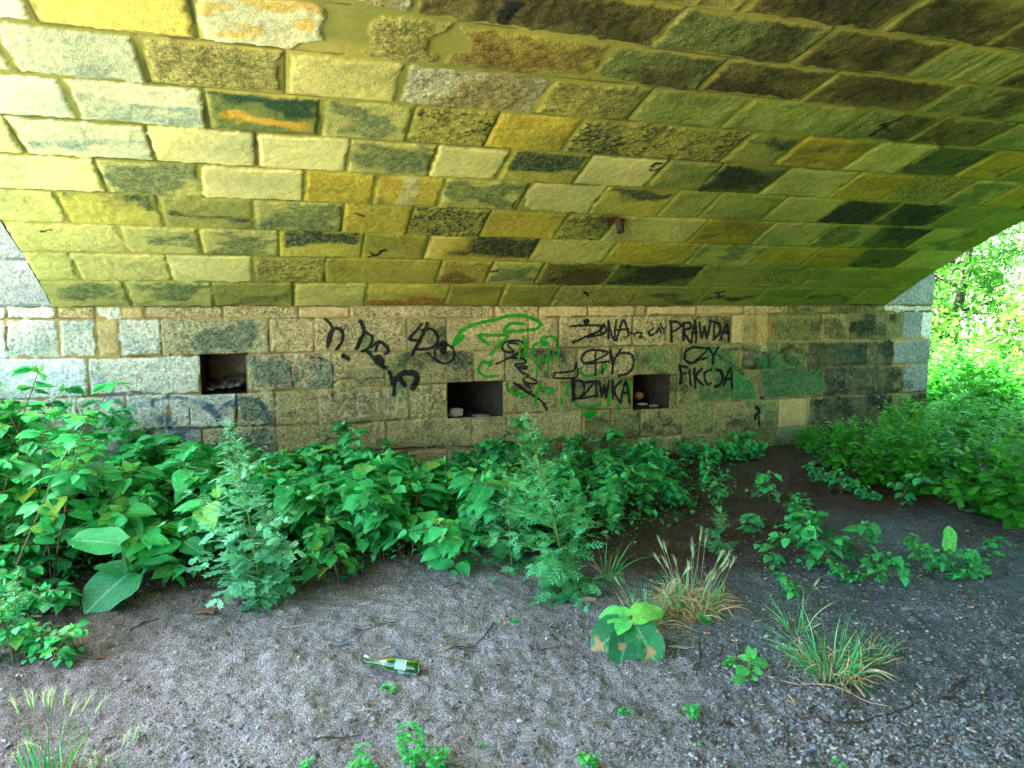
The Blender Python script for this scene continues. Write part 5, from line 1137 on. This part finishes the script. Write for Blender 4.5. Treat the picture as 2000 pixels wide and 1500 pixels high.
for i, (px, py, h_, ns, lf, wd, sp, per, lab) in enumerate(WD):
    x, y, z = at_px(px, py); o = small_weed("small_weed", 70+i, h_, ns, lf, wd, M_BIG, sp, per); o.location = (x, y, z); tag(o, lab, "weed")
x, y, z = at_px(1462, 1335)
big_leaf_plant("leafy_seedling", (x, y, z), [(V3(-.02, -.01, .055), V3(-.5, -.6, -.1), (toc*.7+np.array([0, 0, 1])), .055, .45, .65, .1, .1, "leaf", M_BIG), (V3(-.03, -.01, .012), V3(-.7, -.5, .1), (toc*.5+np.array([0, 0, 1])), .052, .45, .65, .1, .1, "leaf", M_BIG), (V3(.0, 0, .085), V3(-.8, .1, .15), (toc*.7+np.array([0, 0, 1])), .045, .3, .75, .1, .2, "leaf", M_BIG), (V3(.0, 0, .09), V3(-.1, .1, .9), (toc*1+np.array([0, 0, .3])), .045, .3, .7, .1, .2, "leaf", M_BIG),
   (V3(.005, 0, .09), V3(.4, .1, .7), (toc*1+np.array([0, 0, .3])), .042, .3, .75, .1, .2, "leaf", M_BIG), (V3(.01, 0, .075), V3(.9, -.1, .0), (toc*.7+np.array([0, 0, 1])), .07, .3, .5, .4, .2, "leaf", M_BIG), (V3(.02, 0, .045), V3(.5, -.6, -.2), (toc*.7+np.array([0, 0, 1])), .035, .4, .6, .1, .1, "leaf", M_BIG), (V3(.01, 0, .01), V3(.4, -.5, .1), (toc*.7+np.array([0, 0, 1])), .028, .42, .6, .1, .1, "leaf", M_BIG)],
   "bright leafy seedling on the gravel left of the spreading grass")
x, y, z = at_px(1432, 1300); o = small_weed("small_weed", 90, .05, 5, .014, .5, M_BIG, .8, 14); o.location = (x, y, z); tag(o, "crinkly pale weed touching the left side of the leafy seedling", "weed")

# ------------------------------------------------------------------ bottle, litter, stones, twigs
def glass_mat():
    m, t = mat("green_glass"); L = t.links.new
    b = N(t, "ShaderNodeBsdfPrincipled"); b.inputs["Base Color"].default_value = (.001, .20, .02, 1); b.inputs["Roughness"].default_value = .05; b.inputs["Transmission Weight"].default_value = .65; b.inputs["IOR"].default_value = 1.5; b.inputs["Coat Weight"].default_value = .5
    o = N(t, "ShaderNodeOutputMaterial"); L(b.outputs[0], o.inputs[0]); return m
M_GLASS = glass_mat()
def lathe(m, prof, n_=40, tint=.5, close=True):
    V = []; F = []
    for (x, rr_) in prof:
        for k in range(n_): V.append((x, rr_*math.cos(2*math.pi*k/n_), rr_*math.sin(2*math.pi*k/n_)))
    for i in range(len(prof)-1):
        for k in range(n_): F.append([i*n_+k, i*n_+(k+1) % n_, (i+1)*n_+(k+1) % n_, (i+1)*n_+k][::-1])
    m.add(V, F, None, tint)
pa = np.array(on_ground(706, 1304)); pb = np.array(on_ground(826, 1314))
ln = .232; d = (pb-pa)/np.linalg.norm(pb-pa); mid = (pa+pb)/2
bo = empty("beer_bottle", (mid[0]-d[0]*ln/2, mid[1]-d[1]*ln/2, gzs(*mid)+.029), math.atan2(d[1], d[0]), "green glass beer bottle lying on its side on the dirt", "bottle")
bo.rotation_euler = (0, R_(3), math.atan2(d[1], d[0]))
m = MB(); outer = [(0.001, .0098), (.004, .0132), (.012, .0132), (.014, .0122), (.022, .0125), (.05, .0155), (.075, .0195), (.088, .0245), (.10, .0288), (.112, .0303), (.205, .0303), (.222, .0298), (.229, .0265), (.232, .021), (.229, .012), (.224, .003)]
inner = [(.221, .003), (.226, .012), (.224, .022), (.218, .0268), (.112, .0275), (.10, .026), (.088, .0218), (.075, .0168), (.05, .0128), (.022, .0098), (0.001, .0092), (0.001, .0098)]
lathe(m, outer+inner); m.build("body", M_GLASS, bo)
lm, t = mat("printed_label"); L = t.links.new
tc = N(t, "ShaderNodeTexCoord"); br = N(t, "ShaderNodeTexBrick"); mp = N(t, "ShaderNodeMapping"); mp.inputs["Scale"].default_value = (300, 300, 300); L(tc.outputs["Object"], mp.inputs[0]); nz = N(t, "ShaderNodeTexNoise"); nz.inputs["Scale"].default_value = 5; L(mp.outputs[0], nz.inputs["Vector"])
cr_ = N(t, "ShaderNodeValToRGB"); cr_.color_ramp.elements[0].position = .46; cr_.color_ramp.elements[0].color = (.02, .25, .12, 1); cr_.color_ramp.elements[1].position = .52; cr_.color_ramp.elements[1].color = (.45, .66, .60, 1); L(nz.outputs[0], cr_.inputs[0])
b = N(t, "ShaderNodeBsdfPrincipled"); b.inputs["Roughness"].default_value = .4; L(cr_.outputs[0], b.inputs["Base Color"]); o = N(t, "ShaderNodeOutputMaterial"); L(b.outputs[0], o.inputs[0])
M_LWHITE = simple("label_white", (.62, .72, .70), .4, .05, 30)
def label_patch(nm, x0, x1, a0, a1, mt):
    m = MB(); V = []; F = []
    for i in range(13):
        for j in range(2): a = R_(a0+(a1-a0)*i/12); V.append((x0+(x1-x0)*j, .0307*math.cos(a), .0307*math.sin(a)))
    for i in range(12): F.append([2*i, 2*i+1, 2*i+3, 2*i+2])
    m.add(V, F); return m.build(nm, mt, bo)
label_patch("label_print", .135, .172, 95, 178, lm); label_patch("label_print", .1735, .180, 95, 178, M_LWHITE); label_patch("label_print", .150, .176, 183, 215, lm)
m = MB(); lathe(m, [(-.0005, .0135), (.004, .0142), (.004, .0138), (-.0005, .0131)], 24); m.build("rim", simple("dark_glass_rim", (.01, .05, .03), .2, .1, 30), bo)
x, y, z = at_px(716, 1280); m = MB(); a = np.array([x, y, z+.012]); m.add([a+V3(-.014, .004, .0), a+V3(-.006, .008, .006), a+V3(.014, -.006, .002), a+V3(.005, -.010, -.003), a+V3(-.014, .004, -.001), a+V3(-.006, .008, .005), a+V3(.014, -.006, .001), a+V3(.005, -.010, -.004)], [[0, 1, 2, 3], [7, 6, 5, 4], [0, 4, 5, 1], [1, 5, 6, 2], [2, 6, 7, 3], [3, 7, 4, 0]])
tag(m.build("paper_scrap", M_PAPER, smooth=False), "small white paper scrap at the neck of the green bottle", "litter")

def slab(name, px, py, pts_, th, mt, label, cat, lift=.004, rz=0, tilt=0):
    """thin irregular flat piece; points in (right, back) metres"""
    x, y, z = at_px(px, py); m = MB(); n_ = len(pts_); r_ = random.Random(px)
    top = [np.array([x, y, z+lift+th])+V3(a, b_, tilt*a+r_.uniform(-.2, .2)*th) for a, b_ in pts_]; bot = [p-np.array([0, 0, th]) for p in top]; c_ = sum(top)/n_+np.array([0, 0, th*.4])
    m.add([*top, c_], [[i, (i+1) % n_, n_][::-1] for i in range(n_)]); m.add([*top, *bot], [[i, (i+1) % n_, n_+(i+1) % n_, n_+i] for i in range(n_)]+[[n_+i for i in range(n_)]])
    return tag(m.build(name, mt, smooth=False), label, cat)
slab("wood_chip", 873, 1270, [(-.03, -.012), (-.005, -.013), (.028, .022), (.012, .026), (-.010, .003)], .004, M_WOOD, "pale split wood chip right of the bottle", "wood")
o = slab("glass_shard", 1100, 1170, [(-.045, .01), (-.04, -.03), (.0, -.045), (.035, -.02), (.045, .03), (.02, .005), (-.01, -.005)], .003, M_PLASTIC, "green broken bottle shard at the foot of the mugwort", "glass", .012, tilt=.35)
slab("wood_block", 1148, 1168, [(-.05, -.012), (.04, -.014), (.045, .012), (-.045, .016)], .014, M_STRAW, "pale flat piece of wood right of the green shard", "wood")
slab("dry_leaf", 1325, 1262, [(-.045, .01), (-.02, -.008), (.03, -.01), (.055, .0), (.02, .012), (-.02, .016)], .003, M_PAPER, "pale grey dry leaf right of the scorched plant", "leaf", .008)
slab("dead_leaf", 402, 1195, [(-.05, .0), (-.03, -.03), (.01, -.015), (.05, -.03), (.04, .02), (.0, .03), (-.03, .025)], .006, M_DEAD, "crumpled brown dead leaves left of centre on the dirt", "leaf", .01)
slab("dead_leaf", 192, 1280, [(-.03, .0), (.0, -.015), (.035, -.005), (.03, .012), (-.01, .014)], .003, M_DEAD, "reddish dead leaf in the lower left", "leaf", .004)
slab("dead_leaf", 1790, 1100, [(-.03, .0), (-.005, -.012), (.03, -.005), (.02, .018), (-.02, .014)], .004, simple("orange_leaf", (.45, .22, .06), .8, .3, 60), "dry orange leaf on the right soil", "leaf", .02)
slab("bottle_cap", 1795, 1409, circ(0, 0, .008, .008, 11)[:-1], .003, M_WHITE, "round white cap lying on the right gravel", "cap")
slab("paper_scrap", 1745, 825, [(-.05, -.02), (.04, -.03), (.06, .03), (-.03, .04)], .01, M_PAPER, "crumpled white scrap at the foot of the soot-black stones", "litter", .10)
slab("plastic_bag", 1812, 830, [(-.12, .02), (.0, -.05), (.12, -.03), (.10, .05), (-.05, .06)], .02, M_WHITE, "torn pale plastic sheet in the bank weeds", "litter", .16, tilt=-.2)
slab("foil_scrap", 1468, 897, [(-.04, .0), (.0, -.02), (.04, .0), (.02, .03), (-.02, .02)], .015, M_WHITE, "small shiny scrap at the wall foot below the black blot", "litter", .01)
slab("slate_chip", 655, 1250, [(-.055, -.01), (.02, -.018), (.06, .008), (.0, .018)], .003, M_ROCKB, "flat bluish slate half buried left of the bottle", "stone", .001)
# litter in the openings
def block(name, x, y, z, s, mt, label, cat, seed):
    r_ = random.Random(seed); V = ICO_V*np.array(s)*(1+np.array([[r_.uniform(-.22, .22)] for _ in ICO_V])); m = MB(); m.add(V+np.array([x, y, z]), ICO_F.tolist()); return tag(m.build(name, mt, smooth=False), label, cat)
def hx(i, u): return HW[i][0]+(HW[i][1]-HW[i][0])*u
block("stone", hx(1, .20), D+.10, HW[1][2]+.035, (.065, .05, .05), M_ROCKT, "round tan stone in the middle square opening", "stone", 5)
block("stone", hx(1, .62), D+.05, HW[1][2]+.004, (.10, .05, .012), M_ROCKB, "flat bluish slate lying in the middle square opening", "stone", 6)
block("brick_piece", hx(2, .38), D+.16, HW[2][2]+.11, (.07, .05, .05), simple("brick", (.30, .13, .06), .9, .3, 40), "reddish lump of brick in the right square opening", "brick", 7)
block("paper_scrap", hx(2, .40), D+.10, HW[2][2]+.035, (.06, .03, .015), M_ROCKT, "crumpled pale wrapper in the right square opening", "litter", 8)
block("stone", hx(2, .7), D+.06, HW[2][2]+.02, (.06, .04, .02), simple("brick_dull", (.22, .12, .08), .9, .3, 40), "flat reddish stone at the lip of the right square opening", "stone", 9)
V = []; F = []; r_ = np.random.default_rng(4)
m = MB()
for i in range(90):
    c_ = np.array([r_.uniform(HW[0][0]+.02, HW[0][1]-.02), D+.04+r_.random()*.5, 0]); c_[2] = HW[0][2]+.01+.05*((c_[0]-HW[0][0])/(HW[0][1]-HW[0][0]))+.08*(c_[1]-D)+r_.random()*.01
    m.add(ICO_V*r_.uniform(.008, .026)*(1+(r_.random((len(ICO_V), 1))-.5)*.5)*np.array([1.2, 1, .7])+c_, ICO_F.tolist(), None, .5)
tag(m.build("rubble", simple("dusty_rubble", (.10, .085, .06), .95, .4, 40), smooth=False), "loose rubble heaped inside the left square opening", "rubble", kind='stuff')

# stones on the ground
ST = [(365, 1487, .020, 0, "pale angular stone at the bottom left", ), (1890, 1477, .022, 1, "pyramid-shaped blue-grey stone in the bottom right corner"), (1957, 1475, .013, 1, "smaller blue-grey stone beside the pyramid-shaped one"), (1769, 1187, .019, 2, "tan stone, upper of two on the right dirt"), (1782, 1212, .017, 1, "grey stone, lower of two on the right dirt"),
      (730, 1413, .010, 0, "small pointed grey stone below the white stick"), (728, 1424, .009, 2, "small round stone under the pointed one"), (752, 1422, .008, 1, "small dark stone right of the pointed one"), (910, 1377, .013, 0, "pale stone beside a small hollow below the bottle"), (943, 1345, .010, 2, "round whitish pebble lower right of the bottle"), (1007, 1425, .011, 1, "oval blue-grey stone at the bottom centre"),
      (982, 1463, .008, 2, "pale pinkish pebble at the bottom centre"), (1176, 1381, .010, 1, "grey stone near the tiny weeds right of centre"), (1130, 1464, .008, 2, "pale pebble beside the small upright weed"), (905, 1275, .010, 1, "dark bluish stone below the wood chip"), (945, 1272, .012, 0, "clear grey stone right of the wood chip"), (248, 1330, .012, 2, "pale triangular stone in the lower left"), (130, 1332, .009, 0, "small grey stone near the left edge"),
      (630, 1400, .006, 2, "small round pebble left of the stick"), (1625, 1400, .013, 0, "grey stone behind the left part of the long twig"), (1645, 1402, .014, 1, "bluish stone right behind the long twig"), (1575, 1385, .012, 1, "grey flat stone above the left end of the long twig"), (1505, 1320, .012, 1, "flat bluish stone right of the leafy seedling"), (1812, 1292, .014, 0, "pale stone above the broken dark twig"), (1925, 1300, .02, 1, "wide flat grey stone at the right edge"),
      (1920, 1392, .017, 1, "flat blue-grey stone near the right edge"), (603, 1235, .008, 0, "small grey stone above the slate"), (420, 1265, .009, 0, "grey stone left of the slate"), (345, 1277, .010, 0, "dark rounded stone beside an orange butt, left"), (1745, 1265, .010, 2, "tan pebble right of the grass"), (1590, 1465, .013, 1, "grey stone below the long twig"), (1440, 1465, .012, 0, "grey stone near the bottom right of centre")]
for i, (px, py, s, k, lab) in enumerate(ST):
    x, y, z = at_px(px, py); r_ = random.Random(i*7+1); s *= 1.1
    V = ICO_V*np.array([s*r_.uniform(1, 1.4), s*r_.uniform(.8, 1.1), s*r_.uniform(.6, .85)])
    V = V*(1+np.array([[r_.uniform(-.25, .22)] for _ in V])); a = r_.uniform(0, 6.28); V = V@np.array([[math.cos(a), math.sin(a), 0], [-math.sin(a), math.cos(a), 0], [0, 0, 1]])
    m = MB(); m.add(V+np.array([x, y, z+s*.32]), ICO_F.tolist()); tag(m.build("stone", [M_ROCK, M_ROCKB, M_ROCKT][k], smooth=False), lab, "stone", "loose stones on the ground")
# cigarette ends
CB = [(757, 1261, 10, "cigarette end above the bottle"), (976, 1224, 80, "cigarette end, lower of two right of the cushion weed"), (990, 1215, 10, "cigarette end, upper of two right of the cushion weed"), (1689, 1175, 0, "cigarette end with white paper on the right dirt"), (1894, 1197, -15, "cigarette end near the right edge"), (1480, 1213, 5, "cigarette end right of the barley clump"), (1498, 1241, 75, "cigarette end left of the green grass tuft"), (1434, 1254, -10, "cigarette end above the leafy seedling"), (1745, 1446, -40, "long cigarette end below the white cap"), (1380, 1241, 0, "cigarette end below the barley clump"), (352, 1276, -60, "cigarette end beside the dark stone at left"), (1785, 1362, 80, "pale cigarette end above the long twig")]
for px, py, an, lab in CB:
    x, y, z = at_px(px, py); a = R_(an); d_ = V3(math.cos(a), math.sin(a), 0); e = empty("cigarette_butt", (x, y, z+.006), 0, lab, "cigarette end", "cigarette ends on the ground")
    m = MB(); m.tube([-d_*.012, d_*.006], [.0038, .0038], 8, .5); m.build("filter", M_ORANGE, e); m = MB(); m.tube([d_*.006, d_*.013], [.0038, .0034], 8, .5); m.build("paper", M_PAPER, e)
# twigs and straws
TW = [([(1556, 1410), (1615, 1415), (1670, 1415), (1730, 1402), (1770, 1388), (1803, 1378)], .0042, M_TWIG, "long dark curved twig on the right gravel"), ([(1852, 1361), (1875, 1345), (1895, 1332)], .005, M_TWIG, "short dark twig above the right end of the long one"), ([(1827, 1376), (1850, 1372), (1866, 1368)], .006, M_TWIG, "stubby dark twig piece at the end of the long one"),
      ([(1365, 1255), (1368, 1290), (1358, 1322)], .003, M_TWIG, "thin upright dark twig left of the leafy seedling"), ([(1310, 1196), (1350, 1205), (1410, 1221)], .0025, M_STRAW, "pale straw under the barley clump"), ([(1500, 1327), (1590, 1347), (1680, 1367), (1743, 1386)], .0035, M_STRAW, "long pale straw under the green grass"), ([(1590, 1346), (1560, 1330), (1540, 1322)], .003, M_STRAW, "second pale straw crossing the long one"),
      ([(1660, 1330), (1675, 1350), (1690, 1368)], .006, M_STRAW, "thick pale straw stub below the green grass"), ([(1538, 1378), (1565, 1384), (1590, 1387)], .002, M_STRAW, "thin pale straw left of the stones by the twig"), ([(1654, 1412), (1661, 1385), (1665, 1350)], .003, M_TWIG, "thin dark stick standing up behind the long twig"),
      ([(706, 1393), (748, 1391)], .0028, M_STRAW, "short pinkish white stick left of the bottom weed"), ([(610, 1457), (650, 1450), (705, 1440)], .003, M_TWIG, "dark straight twig at the bottom left of centre"), ([(690, 1229), (735, 1226), (775, 1213)], .003, M_TWIG, "brown twig above the bottle"), ([(552, 1224), (590, 1217), (635, 1211)], .003, M_STRAW, "pale twig at left of centre"), ([(598, 1214), (632, 1211)], .002, M_TWIG, "short brown twig beside the pale one"),
      ([(252, 1228), (280, 1214), (310, 1208)], .004, M_TWIG, "dark twig at the left"), ([(965, 1215), (945, 1245), (915, 1262), (880, 1268)], .0028, M_TWIG, "curved brown twig right of the wood chip"), ([(880, 1266), (920, 1268), (945, 1270)], .0022, M_TWIG, "short twig under the curved one"), ([(1045, 1270), (1090, 1262), (1130, 1256)], .002, M_TWIG, "faint thin twig right of centre"), ([(1404, 1421), (1432, 1417)], .006, M_TWIG, "dark knobbly twig piece right of centre"), ([(1478, 1408), (1490, 1418)], .002, M_STRAW, "tiny pale straw at lower right of centre"),
      ([(1480, 1375), (1493, 1384)], .0018, M_STRAW, "tiny reddish straw below the leafy seedling"), ([(1540, 1362), (1550, 1380)], .004, M_STRAW, "short white straw piece left of the thin pale straw"), ([(1550, 1374), (1562, 1380)], .0035, M_STRAW, "very short white straw piece"), ([(1905, 1130), (1940, 1138), (1965, 1130), (1962, 1120)], .003, M_TWIG, "hooked brown twig on the right soil"), ([(1830, 1115), (1800, 1117)], .0018, M_STRAW, "thin pink straw on the right soil"),
      ([(1060, 1180), (1110, 1165), (1155, 1150)], .002, M_TWIG, "thin twig behind the green shard"), ([(840, 1130), (870, 1150), (900, 1140)], .003, M_TWIG, "dark twig at the shaded front edge")]
for i, (P, w_, mt, lab) in enumerate(TW):
    r_ = random.Random(i); Q = []
    for a_, b_ in zip(P[:-1], P[1:]):
        for k in range(3): f = k/3; Q.append((a_[0]+(b_[0]-a_[0])*f, a_[1]+(b_[1]-a_[1])*f))
    Q.append(P[-1]); Q3 = []
    for k, q in enumerate(Q):
        x, y = on_ground(*q); Q3.append(np.array([x+r_.uniform(-.002, .002), y+r_.uniform(-.004, .004), gzs(x, y)+w_*.9+.003]))
    if "standing" in lab or "upright" in lab:
        pass
    m = MB(); m.tube(Q3, [w_*(1-.45*k/len(Q3))*r_.uniform(.85, 1.15) for k in range(len(Q3))], 7); tag(m.build("twig", mt), lab, "twig", "twigs and straws on the ground")
# litter of fine plant bits, many and tiny
rg = np.random.default_rng(12); m = MB()
for i in range(420):
    px, py = rg.uniform(0, 2000), 1500-(rg.random()**1.2)*380; x, y = on_ground(px, py)
    if y > 4.4: continue
    a = rg.uniform(0, 6.28); L_ = rg.uniform(.006, .028); z = gzs(x, y)+.003; d_ = np.array([math.cos(a), math.sin(a), rg.uniform(-.1, .15)]); s_ = np.array([-math.sin(a), math.cos(a), 0])*rg.uniform(.0008, .0028); p = np.array([x, y, z])
    m.add([p-s_, p+s_, p+d_*L_+s_*.6, p+d_*L_-s_*.6, p-s_-[0, 0, .001], p+s_-[0, 0, .001], p+d_*L_+s_*.6-[0, 0, .001], p+d_*L_-s_*.6-[0, 0, .001]], [[0, 1, 2, 3][::-1], [4, 5, 6, 7], [0, 4, 7, 3], [1, 2, 6, 5], [0, 1, 5, 4], [2, 3, 7, 6]], None, rg.random())
tag(m.build("plant_litter", simple("litter_bits", (.34, .27, .19), .85, .6, 9), smooth=False), "tiny bits of straw, bark and dry leaf strewn over the dirt", "litter", kind='stuff')

# ------------------------------------------------------------------ trees beyond the bridge
def tree(name, seed, H, crown_r, zc, n_leaf, lsize):
    r_ = random.Random(seed); rg = np.random.default_rng(seed); e = empty(name); tr = MB(); tips = []
    P = curve((0, 0, -.1), (r_.uniform(-.1, .1), r_.uniform(-.1, .1), 1), H*.75, 8, (r_.uniform(-.3, .3), r_.uniform(-.3, .3), 0), r_, .06)
    tr.tube(P, [.13*(H/5)*(1-.1*i) for i in range(len(P))], 9)
    for i in range(1, len(P)):
        for k in range(4):
            a = r_.uniform(0, 6.28); L_ = crown_r*r_.uniform(.5, 1.05)*(1.1-.4*i/len(P))
            Q = curve(P[i], (math.cos(a), math.sin(a), r_.uniform(.1, .8)), L_, 5, (0, 0, -.3), r_, .15); tr.tube(Q, [.04, .03, .022, .015, .01, .006], 5, cap=False); tips += Q[2:]
            for q in range(3):
                a2 = a+r_.uniform(-1.2, 1.2); Q2 = curve(Q[2+q], (math.cos(a2), math.sin(a2), r_.uniform(-.4, .5)), L_*.45, 4, (0, 0, -.6), r_, .2); tr.tube(Q2, [.012, .009, .007, .004, .002], 4, cap=False); tips += Q2[1:]
    tr.build("trunk", M_BARK, e)
    T = np.array(tips); ci = rg.integers(0, len(T), n_leaf); C_ = T[ci]+rg.normal(0, .16, (n_leaf, 3))*np.array([1, 1, .8])
    a = rg.uniform(0, 6.28, n_leaf); el_ = rg.normal(-.5, .5, n_leaf); dd = np.stack([np.cos(a)*np.cos(el_), np.sin(a)*np.cos(el_), np.sin(el_)], 1)
    nn = rg.normal(0, .6, (n_leaf, 3))+np.array([0, 0, 1.0]); s_ = np.cross(nn, dd); s_ /= np.linalg.norm(s_, axis=1)[:, None]+1e-9
    L_ = (lsize*rg.uniform(.6, 1.3, n_leaf))[:, None]; w_ = L_*.17
    V = np.stack([C_, C_+dd*L_*.45+s_*w_, C_+dd*L_, C_+dd*L_*.45-s_*w_], 1).reshape(-1, 3)
    tint = np.clip(rg.normal(.45, .2, n_leaf)+.25*(vn(C_[:, 0]*1.5, C_[:, 2]*1.5+C_[:, 1], seed)-.5), .02, .98)
    uv = np.tile(np.array([(0, .5), (.5, 1), (1, .5), (.5, 0)]), (n_leaf, 1))
    make_obj("crown", np_mesh("crown", V, np.arange(4*n_leaf).reshape(-1, 4), None, {"tint": np.repeat(tint, 4)}, uv=uv), M_TREE, e)
    return e
tp = [tree("willow_tree", 81, 4.6, 2.2, 2.5, 10000, .13), tree("willow_tree", 82, 5.4, 2.5, 3, 11000, .13), tree("willow_bush", 83, 2.6, 1.6, 1.5, 7500, .11)]
TP = [(0, 11.2, 9.6, 1.0, "drooping willow nearest the bridge, right of the pilaster"), (1, 13.6, 12.4, 1.15, "taller willow behind the nearest one"), (0, 17.6, 9.6, 1.05, "willow just beyond the right edge of the picture"), (2, 10.0, 10.2, 1.0, "low willow bush beside the pilaster"), (1, 11.5, 14.5, 1.3, "willow farther back above the pilaster"), (2, 17.5, 16.5, 1.2, "round willow bush on the far bank"), (0, 25, 12.5, 1.3, "far willow on the right bank"), (2, 13.0, 9.0, .62, "low willow bush at the right edge of the picture"), (1, 22, 23, 1.3, "farthest willow above the path"),
      (1, 12.5, 4.5, 1.25, "willow second along the right side of the bridge"), (0, 12.5, .5, 1.3, "next willow second along the right side of the bridge"), (1, 13, -4, 1.3, "willow by the far abutment on the right side"), (2, 10.2, 6.2, 1.1, "willow bush by the right opening"),
      (0, 9.6, 3.2, 1.3, "dense unseen willow added to block sky, close by the right opening"), (1, 9.4, .2, 1.2, "dense unseen willow added to block sky, middle of the right opening"), (0, 9.6, -2.6, 1.35, "dense unseen willow added to block sky, far side of the right opening")]  # dense willows out of view, added to cut sky light on the vault
for i, (k, x, y, sc, lab) in enumerate(TP):
    place(tp[k], x, y, i*1.7, sc, lab, "tree", "willows outside the bridge")
